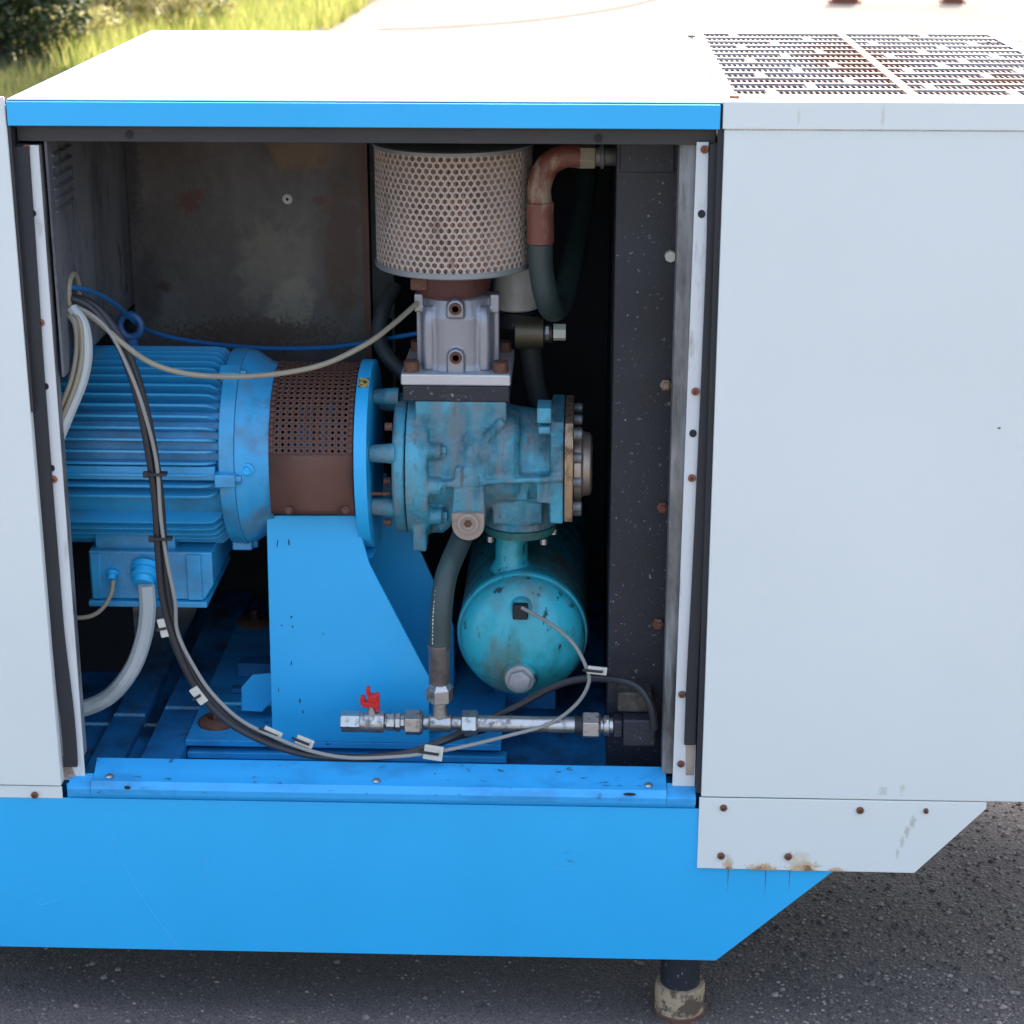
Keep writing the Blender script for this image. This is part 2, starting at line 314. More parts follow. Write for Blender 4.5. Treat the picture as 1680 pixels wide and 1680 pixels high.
# loose grit in the asphalt surface near the machine
def chip_mesh(mb, x, y, s):
    a = random.uniform(0, PI); n = random.choice((5, 6)); h = s * random.uniform(.35, .7)
    vs = []
    for k in range(n):
        q = a + 2 * PI * k / n; r = s * random.uniform(.75, 1.15)
        vs.append((x + r * math.cos(q), y + r * math.sin(q) * .8, GZ))
    for k in range(n):
        q = a + 2 * PI * k / n; r = s * random.uniform(.4, .75)
        vs.append((x + r * math.cos(q), y + r * math.sin(q) * .8, GZ + h * random.uniform(.8, 1.1)))
    mb.add(vs, [tuple(range(n, 2 * n))] + [(k, (k + 1) % n, n + (k + 1) % n, n + k) for k in range(n)])
for nm, col_, cnt in (('pale', (.25, .21, .175), 5200), ('brown', (.18, .14, .115), 9000), ('dark', (.05, .044, .040), 6000)):
    mm = mat(nm + '_grit', col_, .85, varc=.35, varscale=40, bump=(300, .3)); mb = MB()
    for i in range(cnt):
        if random.random() < .72: x = random.uniform(1.2, 2.6); y = random.uniform(-.25, 1.6)
        else: x = random.uniform(-.4, 2.2); y = random.uniform(-.5, .5)
        if random.random() > .25 + .75 * min(1, max(0, (x - .9) / .9)): continue
        chip_mesh(mb, x, y, random.uniform(.0013, .0048) * (1.7 if random.random() < .12 else 1))
    mb.build('loose_grit', mm, kind='stuff', smooth=False, recalc=False, label=nm + ' grit bedded in the asphalt beside the machine')

# ------------------------------------------------------------------ the cabinet
cab = thing('compressor_cabinet', 'open blue and pale grey sheet metal cabinet of the compressor standing on short legs', 'machine cabinet', (.5, .5, 0))
DEP = 1.07; XR = 2.15; XL = -.95
# roof sheet of the blue middle section, folded down at the front
zf = at(600, 209, 0).z
mb = MB().box(.0, 1.1036, .0, DEP, T - .003, T); roof = mb.build('roof_panel', M['blue_roof'], cab, bevel=.002, label='blue roof panel, greyer in colour than its folded fascia')
mb = MB().box(.0, 1.100, -.003, .0015, zf, T - .0035); mb.build('roof_fascia', M['blue'], cab, bevel=.0012)
# dark header beam under the fascia
zh = at(600, 234, .035).z
mb = MB().box(.004, 1.096, .03, .036, zh, T - .004).box(.004, 1.096, .012, .03, zf - .004, zf); hb = mb.build('header_beam', M['header'], cab, bevel=.001)
for q in ((212, 221), (982, 227)):
    p = at(*q, .03); MB().cyl((p.x, p.y - .002, p.z), 'y', .0065, .0025, 12).build('screw_hole_disc', M['dark'], cab)  # hole's inner shade put into a flat near-black disc
# left grey panel and its small lower flange
xl = -.003
mb = MB().box(XL, xl, 0, .004, SEAM + .001, T + .003).box(xl - .004, xl, .004, .03, SEAM + .001, T - .01); lp = mb.build('left_side_panel', M['grey'], cab, bevel=.003)
pz = at(60, 1311, 0).z
mb = MB().box(XL, xl, .003, .006, pz, SEAM - .001); mb.build('left_lower_flange', M['grey'], cab, bevel=.002)
mb = MB().box(XL, -.0035, .0045, DEP, 1.246, 1.25); mb.build('left_sun_cover', M['grey'], cab, bevel=.002)  # added low lid, hidden by the side panel; stops sun leaking into the bay
MB().box(-.003, .0015, .0045, DEP, 1.10, T - .0035).build('roof_side_panel', M['header'], cab)  # added with it: middle section's side wall, also shuts sun out
# right grey section
XS = 1.104
zr = at(1300, 212, 0).z
mb = MB().box(XS + .003, XR, -.001, .003, SEAM + .002, zr - .0015).box(XS + .003, XS + .006, .003, .03, SEAM + .002, zr - .002); rp = mb.build('right_side_panel', M['grey'], cab, bevel=.002)
ps = [at(1140, 1312, 0), at(1140, 1424, 0), at(1500, 1431, 0), at(1618, 1326, 0)]
poly = [(XS, SEAM), (XS, ps[1].z), (ps[2].x, ps[1].z - .002), (ps[3].x, SEAM - .012), (ps[3].x, SEAM)]
mb = MB().prism(poly, 'y', .004, -.001); sk = mb.build('right_lower_skirt', M['grey_skirt'], cab, bevel=.0012)
M['skirtrust'] = mat('rust_along_skirt_edge', (.50, .36, .20), .8, layers=[((.24, .10, .04), 60, .48, .62, .9, .9, 5)], varc=.2)
random.seed(5)
def flake(cx_, cz_, w_, h_, name='rust_flake', m_=None, up=True):
    n = 14; pts = []
    for k in range(n + 1):
        x = cx_ - w_ / 2 + w_ * k / n
        pts.append((x, cz_ + h_ * (math.sin(PI * k / n) ** .6) * random.uniform(.25, 1)))
    pts = [(cx_ - w_ / 2, cz_)] + pts + [(cx_ + w_ / 2, cz_)]
    return MB().prism(pts, 'y', -.0014, -.0010).build(name, m_ or M['skirtrust'], cab, smooth=False)
def F(px, py): return at(px, py, 0)
stains(M['grey_skirt'], [(F(1194, 1420), (.012, 1, .022), (.50, .36, .20), .85, 1.0), (F(1250, 1424), (.032, 1, .012), (.50, .34, .17), .95, 1.0), (F(1318, 1422), (.034, 1, .018), (.52, .36, .19), .95, 1.0), (F(1310, 1408), (.028, 1, .018), (.60, .54, .40), .7, .9),
    (F(1183, 1404), (.010, 1, .012), (.45, .30, .18), .7, .5), (F(1293, 1405), (.012, 1, .012), (.45, .30, .18), .7, .5), (F(1411, 1330), (.010, 1, .011), (.50, .40, .32), .6, .4), (F(1497, 1348), (.008, 1, .014), (.40, .40, .31), .7, 1.0), (F(1488, 1364), (.006, 1, .014), (.42, .42, .33), .7, 1.0), (F(1480, 1382), (.005, 1, .014), (.42, .42, .33), .6, 1.0), (F(1472, 1400), (.004, 1, .012), (.45, .45, .36), .6, 1.0), (F(1372, 1426), (.02, 1, .006), (.5, .36, .2), .8, .8)])
stains(M['grey'], [(F(1449, 1298), (.010, 1, .010), (.45, .44, .36), .55, 1.4), (F(1480, 1295), (.006, 1, .014), (.45, .44, .36), .5, 1.4), (F(1639, 702), (.0045, 1, .0025), (.06, .03, .02), .95, .6), (F(1448, 192), (.004, 1, .02), (.5, .46, .38), .5, .8), (F(1310, 192), (.003, 1, .015), (.5, .46, .38), .4, .8)])
for (px, w_, h_) in ((1197, 14, 9), (1255, 50, 9), (1318, 52, 13), (1370, 30, 5)):
    p = at(px, 1425, 0); flake(p.x, ps[1].z - .001, w_ / 1010, h_ / 1010)
# dried trickles and the scuff on the skirt, runs on the base
M['scuff'] = mat('olive_scuff', (.36, .35, .28), .8, layers=[((.55, .57, .56), 60, .45, .6, .8, .6, 5)])
random.seed(8)
for (a_, b_) in (((182, 1368), (292, 1552)), ((340, 1400), (352, 1452)), ((905, 1420), (940, 1424)), ((60, 1480), (96, 1476))):     # hair scratches on the skirt
    P = [at(*a_, .0038), at((a_[0] + b_[0]) / 2 - 8, (a_[1] + b_[1]) / 2 + 6, .0038), at(*b_, .0038)]
    MB().tube(P, .00022, 4, smooth=6).build('scratch', mat('pale_scratch', (.16, .48, .74), .5), cab)
# folded top edge and roof of the right section with its opening for the grille
zl = at(1300, 170, 0).z
GX0, GX1, GY0, GY1 = 1.128, 1.70, .085, 1.045
mb = MB().box(XS, XR, -.004, .004, zr, T + .002)
for (a, b_, c_, d_) in ((XS, GX0, .004, DEP), (GX1, XR, .004, DEP), (GX0, GX1, .004, GY0), (GX0, GX1, GY1, DEP)):
    mb.box(a, b_, c_, d_, T - .002, T + .0019)
mb.build('right_roof_panel', M['grey'], cab, bevel=.0015)
# back and far ends
MB().box(XL, 0, DEP, DEP + .004, 1.1 - .68, 1.245).build('rear_panel', M['grey'], cab)
MB().box(0, XR, DEP, DEP + .004, .42, T - .004).build('rear_panel', M['grey'], cab)
MB().box(1.375, XR, DEP - .004, DEP - .001, .22, .429).build('rear_sun_block', M['grey'], cab)  # added and unseen: keeps sunlight off the ground beneath the right end
MB().box(1.33, XR - .005, .01, DEP - .001, .43, .434).build('right_floor_plate', M['dark'], cab)
MB().box(XR - .004, XR, .004, DEP, .42, T - .004).build('end_panel', M['grey'], cab)
MB().box(XL, XL + .004, .006, DEP, .42, 1.245).build('end_panel', M['grey'], cab)
# blue base skirt
pb = at(1175, 1578, 0); pc = at(1362, 1432, 0); ZB = .10
poly = [(XL, ZB), (pb.x, ZB), (pc.x + .03, pc.z + .023), (pc.x + .03, .40), (XL, .40)]
base = MB().prism(poly, 'y', .004, .008).build('base_skirt', M['blue'], cab, bevel=.001)
MB().prism(poly, 'y', DEP - .03, DEP - .026).build('rear_skirt', M['blue'], cab)
MB().box(XL, pb.x - .004, .008, .06, ZB, ZB + .004).box(XL, pb.x - .004, DEP - .09, DEP - .03, ZB, ZB + .004).build('base_flange', M['blue'], cab)
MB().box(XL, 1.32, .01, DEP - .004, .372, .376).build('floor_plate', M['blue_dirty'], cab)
for q in ((515, 575, 640, .004), (663, 570, 655, .005), (757, 566, 640, .003)):
    x = at(980 + q[0] / 2.4, 1440, 0).x; z0 = at(1200, 1200 + q[2] / 2.4, 0).z
    MB().add([(x - .0007, .0034, ps[1].z), (x + .0007, .0034, ps[1].z), (x + .0002, .0034, z0)], [(0, 1, 2)]).build('rust_trickle', M['rustbolt'], cab, smooth=False)
# sill: three folds across the opening
s0 = at(155, 1244, .055); s1 = at(1088, 1262, .055)
za, zb, zc, zd = .452, at(600, 1273, .036).z, at(600, 1301, .0).z, at(600, 1311, 0).z
x0, x1 = .048, 1.048
yA, yB = .056, .034
mb = MB()
mb.prism([(yA + .004, .378), (yA + .004, za), (yA, za), (yB, zb + .001), (yB - .026, zb - .004), (-.002, zc), (-.002, zd), (.001, zd), (.001, zc - .003), (yB - .026, zb - .007), (yB, zb - .003), (yA - .001, za - .006), (yA - .001, .378)], 'x', x0, x1)
sill = mb.build('sill', M['blue_sill'], cab, bevel=.001)
xs0 = at(106, 1300, 0).x + .004
MB().prism([(yB - .004, zb - .0005), (-.0022, zc + .0002), (-.0022, zd), (.001, zd), (.001, zc - .003), (yB - .004, zb - .0035)], 'x', .008, x0 - .0005).build('sill_end', M['blue_sill'], cab, bevel=.0006)
mb = MB().prism([(yB - .004, zb - .0005), (-.0022, zc + .0002), (-.0022, zd), (.001, zd), (.001, zc - .003), (yB - .004, zb - .0035)], 'x', x1 + .0005, 1.098)
mb.build('sill_end', M['blue_sill'], cab, bevel=.0006)
MB().box(1.0975, 1.1065, .006, .0115, .43, T - .004).build('seam_filler', M['rubber'], cab)  # added strip behind the seam; stops sun shining through the gap
MB().box(.004, 1.098, .010, .014, .376, zb - .012).build('base_top_strip', M['blue'], cab)
# opening uprights : black gasket, white drilled strip, galvanised return
def strip(name, xt0, xt1, xb0, xb1, yt, yb_, Y, m, th=.003, bev=.0008, yy=None):
    a, b_ = at(xt0, yt, Y), at(xt1, yt, Y); c_, d_ = at(xb1, yb_, Y), at(xb0, yb_, Y)
    z1 = (a.z + b_.z) / 2; z0 = (c_.z + d_.z) / 2
    return MB().prism([(a.x, z1), (b_.x, z1), (c_.x, z0), (d_.x, z0)], 'y', Y, Y + th).build(name, m, cab, bevel=bev)
strip('gasket', 11, 50, 100, 136, 236, 1262, .030, M['rubber'], th=.006)
ws = strip('drilled_strip', 41, 63, 104, 140, 238, 1280, .024, M['white'], th=.003)
# gasket bulges over the strip: a hanging rubber lip
pth = [at(35, 240, .02), at(48, 430, .018), at(61, 620, .018), at(74, 792, .018), at(85, 930, .018), at(94, 1040, .018), at(109, 1163, .018), at(115, 1235, .018), at(116, 1258, .018)]
def lip(pts, w_, name):
    P = catmull(pts, 6); vs = []
    for p in P:
        for dx, dy in ((-w_, .004), (-w_, -.002), (w_ - .001, -.002), (w_, .004)): vs.append((p.x + dx, p.y + dy, p.z))
    fs = [(i * 4 + k, i * 4 + (k + 1) % 4, i * 4 + 4 + (k + 1) % 4, i * 4 + 4 + k) for i in range(len(P) - 1) for k in range(4)]
    fs += [(0, 1, 2, 3), tuple(len(P) * 4 - 4 + k for k in range(4))]
    return MB().add(vs, fs).build(name, M['rubber'], cab, bevel=.001, label='black rubber edge strip hanging along the opening')
lip(pth, .0120, 'gasket_lip')
strip('rust_patch', 95, 110, 104, 124, 1240, 1276, .0215, M['sandcast'], th=.001)
strip('drilled_strip', 1143, 1163, 1103, 1140, 233, 1290, .024, M['white'], th=.003)
lip([at(1175, 236, .018), at(1169, 420, .018), at(1157, 700, .018), at(1145, 950, .018), at(1139, 1060, .018), at(1135, 1140, .018), at(1132, 1222, .018)], .0100, 'gasket_lip')
strip('rust_patch', 1125, 1140, 1125, 1138, 1222, 1272, .0225, M['sandcast'], th=.001)
strip('gasket', 1160, 1185, 1130, 1146, 236, 1224, .030, M['rubber'], th=.006)
strip('corner_post', 1115, 1144, 1086, 1106, 235, 1270, .045, M['galv'], th=.05, bev=.002)
# galvanised inner post on the left, behind the white strip
strip('corner_post', 50, 66, 118, 138, 238, 1240, .034, M['galv'], th=.02)
# interior walls
p = at(210, 300, .57)
zwb = at(120, 590, .15).z
lw = MB().prism([(.04, T - .006), (.575, T - .006), (.575, zwb), (.04, zwb)], 'x', .043, .047).build('partition_wall', M['wall2'], cab)
for k in range(6):
    z = 1.512 - k * .018
    MB().prism([(.0475, z), (.0535, z - .004), (.0475, z - .006)], 'y', .06, .17).build('louvre_slat', M['wall2'], cab)
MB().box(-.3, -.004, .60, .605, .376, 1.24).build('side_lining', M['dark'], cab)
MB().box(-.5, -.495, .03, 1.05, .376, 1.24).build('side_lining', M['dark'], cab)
xe = at(603, 400, .57).x
bw = MB().box(.0475, xe, .57, .574, 1.02, T - .006).build('back_wall_panel', M['wall'], cab)
MB().box(xe - .008, xe + .004, .560, .60, 1.02, T - .006).build('back_wall_edge', M['brown'], cab)
p = at(472, 326, .57); MB().lathe([(0, .010), (-.004, .0095), (-.006, .006), (-.006, 0)], (p.x, .57, p.z), 'y', 20).build('rivet', M['clip'], cab)
MB().cyl((p.x, .5638, p.z), 'y', .003, -.0004, 10).build('rivet_pin', M['dark'], cab)
def W(px, py): return at(px, py, .57)
stains(M['wall'], [(W(455, 440), (.10, 1, .12), (.17, .145, .105), .6, 2.2), (W(480, 500), (.05, 1, .08), (.27, .235, .16), .45, 2.2), (W(500, 250), (.09, 1, .05), (.16, .10, .045), .85, 1.6),
    (W(560, 400), (.055, 1, .20), (.065, .032, .016), .85, 1.8), (W(590, 260), (.03, 1, .10), (.09, .05, .03), .7, 1.2), (W(420, 545), (.20, 1, .035), (.06, .03, .015), .85, 1.6), (W(240, 470), (.04, 1, .10), (.03, .024, .022), .7, 1.2),
    (W(310, 332), (.032, 1, .026), (.075, .022, .014), .95, 1.0), (W(268, 470), (.020, 1, .016), (.05, .02, .014), .9, 1.0), (W(325, 318), (.018, 1, .012), (.09, .028, .018), .9, 1.0), (W(524, 330), (.02, 1, .014), (.08, .028, .018), .9, 1.0), (W(540, 330), (.010, 1, .008), (.12, .04, .02), .9, .8), (W(210, 260), (.03, 1, .2), (.02, .018, .018), .8, .8)])
MB().box(xe + .004, 1.10, 1.02, 1.024, .376, T - .006).build('rear_lining', M['dark'], cab)  # dark sheet closing the void, its shade put into the colour
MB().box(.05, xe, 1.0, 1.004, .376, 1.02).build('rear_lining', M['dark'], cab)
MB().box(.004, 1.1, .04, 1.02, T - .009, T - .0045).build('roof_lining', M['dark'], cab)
# fasteners
def screw_bm(r=.0065):
    return MB().lathe([(0, r * .95), (-.002, r), (-.004, r * .85), (-.0045, r * .42), (-.0022, r * .40), (-.0022, 0)], (0, 0, 0), 'y', 14)
sc = screw_bm().build('screw', M['rust'], cab, at=(0, 0, 0))
first = [sc]
def screws(lst, Y, m=None):
    for (px, py) in lst:
        p = at(px, py, Y)
        if first: o = first.pop(); o.location = p - worldloc(cab)
        else: o = inst(sc, 'screw', cab, p)
        if m: pass
screws([(43, 243), (67, 529), (88, 786)], .0235)
screws([(1156, 245), (1141, 642), (1135, 784)], .0235)
sc2 = screw_bm().build('screw', M['rustbolt'], cab, at=at(57, 1304, 0))
for q in ((1187, 1325), (1411, 1329), (1183, 1404), (1293, 1405)): inst(sc2, 'screw', cab, at(*q, -.001))
for q in ((1117, 1253), (1119, 1139)): inst(sc2, 'screw', cab, at(*q, .023))
inst(sc2, 'screw', cab, at(1519, 1330, -.001), scale=(.7, 1, .8))
sc3 = MB().lathe([(0, .0075), (.003, .006), (.0045, .003), (.0045, 0)], (0, 0, 0), 'z', 14).build('sill_screw', M['steel'], cab, at=(at(181, 1279, .022).x, .020, zb - .001))
for q in (618, 1064): inst(sc3, 'sill_screw', cab, (at(q, 1285, .022).x, .020, zb - .001))
hl = MB().cyl((0, 0, 0), 'y', .0055, -.0006, 14).build('screw_hole_disc', M['dark'], cab, at=at(54, 350, .0238))  # flat discs; the dark inside each drilled hole is painted
for q in ((76, 634), (86, 768)): inst(hl, 'screw_hole_disc', cab, at(*q, .0238), scale=(.75, 1, 1))
for q in ((1151, 351), (1137, 711)): inst(hl, 'screw_hole_disc', cab, at(*q, .0238), scale=(1.1, 1, 1.2))
inst(hl, 'screw_hole_disc', cab, at(209, 1292, -.0018), scale=(1, 1, .6))
p = at(1125, 1295, -.0022); inst(hl, 'screw_hole_disc', cab, at(1033, 1303, -.0022), scale=(2, 1, .5))
rb = MB().lathe([(0, .0085), (.004, .0075), (.005, .003), (.005, 0)], (0, 0, 0), 'z', 14).build('roof_bolt', M['rustbolt'], cab, at=atz(1205, 161, T + .002))
inst(rb, 'roof_bolt', cab, atz(1135, 61, T + .002))
for k in range(5): inst(rb, 'roof_bolt', cab, atz(1622 + k * 17, 70 - k * .3, T + .002), scale=(.5, .5, .5))
# round leg with a collar wrapped in peeling tape
pf = at(1116, 1600, .056); fx = pf.x
def leg(x, y):
    l = MB().lathe([(.0, .036), (.376 - GZ, .036)], (x, y, GZ), 'z', 32).build('leg', M['black'], cab)
    MB().lathe([(.008, .0375), (.008, .0450), (.052, .0455), (.060, .0435), (.0605, .0365)], (x, y, GZ), 'z', 40).build('leg_collar', M['ply'], l)
    MB().lathe([(.0, .037), (.0, .046), (.0065, .0465), (.012, .0375)], (x, y, GZ), 'z', 40).build('foot_ring', M['rustbolt'], l)
leg(fx, .056); leg(fx, .92); leg(XL + .15, .10); leg(XL + .15, .92)

# roof grille
core = MB().box(GX0 - .01, GX1 + .01, GY0 - .01, GY1 + .01, T - .13, T - .10)
core.build('cooler_core', M['core'], cab)
rows = 13; ph = (GY1 - GY0) / rows
gb = MB().box(GX0, GX1, -.0055, .0055, T - .004, T + .001).build('grille_bar', M['grille'], cab, at=(0, 0, 0))
gb.location = Vector((0, GY0 + ph, 0)) - worldloc(cab)
for k in range(2, rows): inst(gb, 'grille_bar', cab, (0, GY0 + ph * k, 0))
mb = MB(); mb2 = MB()
pitch = .0095; nt_ = int((GX1 - GX0) / pitch)
for r_ in range(rows):
    ya = GY0 + ph * r_ + .009; yb_ = GY0 + ph * (r_ + 1) - .009
    for k in range(nt_):
        x = GX0 + pitch * (k + .3)
        mb.box(x, x + .0038, ya, yb_, T - .012, T - .002)
    
mb.build('grille_fin', mat('dull_fin_metal', (.14, .13, .13), .7, layers=[((.085, .042, .034), (3.5, 3.5, 3.5), .40, .52, .95, .8, 6)], varc=.3), cab, kind='stuff', smooth=False, recalc=False)
tie = MB().box(-.008, .008, -ph / 2 + .008, ph / 2 - .008, T - .0045, T + .0006).build('grille_tie', M['grille'], cab, at=(0, 0, 0))
first = True
for r_ in range(rows):
    offs = (.06 + (r_ % 3) * .07)
    for k in range(3):
        x = GX0 + offs + k * .19
        if x > GX1 - .02 or abs(x - 1.405) < .03: continue
        pt = (x, GY0 + ph * (r_ + .5), 0)
        if first: tie.location = Vector(pt) - worldloc(cab); first = False
        else: inst(tie, 'grille_tie', cab, pt)
MB().box(1.398, 1.413, GY0, GY1, T - .004, T + .0014).build('grille_centre_bar', mat('rust_streaked_bar', (.26, .15, .085), .6, layers=[((.22, .09, .035), 6, .42, .55, .9, .8, 5)]), cab)

stains(M['grille'], [((1.37, .60, T), (.12, .42, 1), (.20, .085, .04), .85, 1.2), ((1.60, .30, T), (.09, .12, 1), (.26, .12, .06), .8, 1.2)])
# skid frame inside: rails, mounting plate
fl = at(300, 1216, .21)
ZP = fl.z                                # top of the mounting plate
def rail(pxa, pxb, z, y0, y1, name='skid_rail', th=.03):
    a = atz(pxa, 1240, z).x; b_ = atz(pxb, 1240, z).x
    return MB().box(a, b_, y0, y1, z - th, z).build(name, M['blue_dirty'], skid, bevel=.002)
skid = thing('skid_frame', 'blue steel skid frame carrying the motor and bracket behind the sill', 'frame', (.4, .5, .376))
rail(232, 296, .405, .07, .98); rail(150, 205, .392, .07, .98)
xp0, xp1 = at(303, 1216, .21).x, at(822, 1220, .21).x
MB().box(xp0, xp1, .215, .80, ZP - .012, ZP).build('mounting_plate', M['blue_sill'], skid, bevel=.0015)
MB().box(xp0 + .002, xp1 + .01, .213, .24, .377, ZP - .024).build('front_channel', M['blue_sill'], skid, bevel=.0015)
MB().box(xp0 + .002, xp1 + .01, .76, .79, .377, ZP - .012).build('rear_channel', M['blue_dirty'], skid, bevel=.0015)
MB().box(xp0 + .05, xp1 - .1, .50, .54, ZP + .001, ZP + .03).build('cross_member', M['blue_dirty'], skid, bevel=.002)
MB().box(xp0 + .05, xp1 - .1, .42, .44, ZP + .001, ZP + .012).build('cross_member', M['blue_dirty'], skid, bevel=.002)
def vmount(px, py, lab):
    p = atz(px, py, ZP)
    t = thing('rubber_mount', lab, 'mount', (p.x, p.y, ZP), 'anti-vibration mounts')
    MB().lathe([(0, .036), (.006, .036), (.012, .028), (.014, .020), (.006, .017), (.006, 0)], p, 'z', 28).build('mount_cup', M['rustbolt'], t)
    MB().lathe([(.006, .011), (.02, .011), (.02, .006), (.03, .006), (.03, 0)], p, 'z', 6).build('mount_bolt', M['rustbolt'], t)
vmount(357, 1186, 'round rusty mount on the blue plate beside the black cable bundle')
vmount(418, 1022, 'round rusty mount further back, below the motor flange')

# ------------------------------------------------------------------ bearer bracket between motor and compressor block
YA = .33                                 # depth of the common shaft axis
ZA = at(300, 730, YA).z
YB = .215
br = thing('bearer_bracket', 'bright blue folded steel bracket with curved flange between motor and compressor block', 'bracket', (.45, YB, ZP))
a = [at(437, 846, YB), at(583, 846, YB), at(606, 925, YB), at(704, 1112, YB), at(704, 1170, YB), at(704, 1222, YB), at(447, 1222, YB)]
poly = [(p.x, p.z) for p in a]; poly[5] = (a[5].x, ZP + .0005); poly[6] = (a[6].x, ZP + .0005)
MB().prism(poly, 'y', YB, YB + .008).build('front_plate', M['blue'], br, bevel=.0015)
poly2 = [(poly[0][0], poly[0][1]), (poly[1][0] + .03, poly[1][1]), (poly[3][0] + .03, poly[3][1]), (poly[4][0] + .03, poly[4][1]), (poly[5][0] + .03, poly[5][1]), poly[6]]
MB().prism(poly2, 'y', .455, .463).build('rear_plate', M['blue'], br, bevel=.0015)
MB().box(poly[0][0], poly[0][0] + .007, YB + .008, .455, ZP + .0005, poly[0][1]).build('side_plate', M['blue'], br, bevel=.001)
# curved flange plate (edge-on, towards the camera)
XF0 = at(579, 745, YA - .158).x; XF1 = XF0 + .0225
R = .158; pts = []
for k in range(37):
    t = PI * k / 36; pts.append((YA + R * math.cos(t), ZA + R * math.sin(t)))
zbot = at(597, 922, YB).z
for k in range(1, 12):
    t = PI / 2 * k / 12; pts.append((YA - R * math.cos(t) ** .8, ZA - (ZA - zbot) * math.sin(t) ** 1.0))
pts += [(YB + .02, zbot - .0), (YA + .06, zbot - .02), (YA + R * .8, ZA - .12)]
MB().prism(pts, 'x', XF0, XF1).build('flange', M['blue'], br, bevel=.0015)
st = at(602, 611, YA).x
def arc_patch(R_, x0, x1, t0, t1, n=6):
    vs = []
    for k in range(n + 1):
        t = t0 + (t1 - t0) * k / n
        for x in (x0, x1): vs.append((x, YA - R_ * math.cos(t), ZA + R_ * math.sin(t)))
    return MB().add(vs, [(2 * i, 2 * i + 1, 2 * i + 3, 2 * i + 2) for i in range(n)])
stk = arc_patch(R + .0006, XF0 + .003, XF1 - .002, math.radians(58), math.radians(67)).build('warning_sticker', M['yellow'], br, smooth=False)
random.seed(21)
for (px, py, hh) in ((455, 892, 14), (474, 890, 12), (478, 1088, 8), (492, 1150, 9), (497, 1168, 6), (457, 1132, 10), (480, 1028, 4), (462, 1026, 3), (530, 1040, 4), (478, 1012, 4)):
    p = at(px, py, YB); w_ = .0007 * random.uniform(.8, 1.8); h_ = hh / 950 * .5; k_ = random.uniform(-.3, .3) * h_
    MB().prism([(p.x - w_ + k_, p.z + h_), (p.x + w_ + k_, p.z + h_ * .8), (p.x + w_ * 1.5, p.z), (p.x + w_ * .6 - k_, p.z - h_), (p.x - w_ - k_, p.z - h_ * .7)], 'y', YB - .0006, YB - .0001).build('paint_chip', M['rubber'], br, smooth=False)
# small cut-corner gusset in front of the plate
q = [at(x, y, .30) for x, y in ((396, 1128), (414, 1108), (446, 1105), (446, 1150), (430, 1168), (396, 1166))]
MB().prism([(p.x, p.z) for p in q], 'y', .30, .306).build('gusset', M['blue'], br, bevel=.001)

# ------------------------------------------------------------------ coupling guard
cg = thing('coupling_guard', 'brown perforated sheet guard curved over the shaft coupling', 'guard', (.42, YA, ZA))
XG0 = at(439, 720, YA - .15).x; XG1 = XF0 - .0015; RG = .1525
def holed(mb, fn, u0, u1, v0, v1, r, n=8, ru=None):
    cu, cv = (u0 + u1) / 2, (v0 + v1) / 2; o = len(mb.v)
    ru = ru or r
    corners = [(u1, cv), (u1, v1), (cu, v1), (u0, v1), (u0, cv), (u0, v0), (cu, v0), (u1, v0)]
    for k, (u, v) in enumerate(corners): mb.v.append(tuple(fn(u, v)))
    for k in range(8):
        t = PI / 4 * k; mb.v.append(tuple(fn(cu + ru * math.cos(t), cv + r * math.sin(t))))
    for k in range(8): mb.f.append((o + k, o + (k + 1) % 8, o + 8 + (k + 1) % 8, o + 8 + k))
fg = lambda u, v: (u, YA - RG * math.cos(v), ZA + RG * math.sin(v))       # v : angle up from the front
mb = MB()
pt = .0108; nc = int((XG1 - XG0 - .012) / pt); zq = at(500, 746, YA - RG).z; a0 = math.asin((zq - ZA) / RG); na = 30; da = pt / RG
m0 = ((XG1 - XG0) - nc * pt) / 2
for j in range(na):
    for i in range(nc):
        u = XG0 + m0 + i * pt; v = a0 + j * da
        holed(mb, lambda u, v: fg(u, v), u, u + pt, v, v + da, .0030 / RG, ru=.0030)
    for (ua, ub) in ((XG0, XG0 + m0), (XG0 + m0 + nc * pt, XG1)):
        v = a0 + j * da; mb.add([fg(ua, v), fg(ub, v), fg(ub, v + da), fg(ua, v + da)], [(0, 1, 2, 3)])
mb.build('perforated_sheet', M['brown'], cg, solid=.0015, angle=60)
# plain lower skirt of the guard: curves down and then straight
zgb = at(500, 845, YA - .15).z
mb = MB(); n = 12; vs = []
pl = [(YA - RG * math.cos(a0), ZA + RG * math.sin(a0))]
for k in range(1, n + 1):
    t = k / n; z = pl[0][1] + (zgb - pl[0][1]) * t; pl.append((YA - RG * (math.cos(math.asin(min(1, abs(z - ZA) / RG))) if z > ZA else 1 - .18 * ((ZA - z) / RG) ** 2), z))
for (y, z) in pl: vs += [(XG0, y, z), (XG1, y, z)]
mb.add(vs, [(2 * i, 2 * i + 1, 2 * i + 3, 2 * i + 2) for i in range(len(pl) - 1)]).build('plain_sheet', M['brown'], cg, solid=.0015)
print('guard bottom', pl[-1], 'wanted z', zgb)
bh = MB().lathe([(0, .0075), (-.005, .0075), (-.005, .005), (-.010, .004), (-.010, 0)], (0, 0, 0), 'y', 6).build('guard_bolt', M['rustbolt'], cg, at=at(474, 836, pl[-1][0] - .004))
inst(bh, 'guard_bolt', cg, at(567, 836, pl[-1][0] - .004))
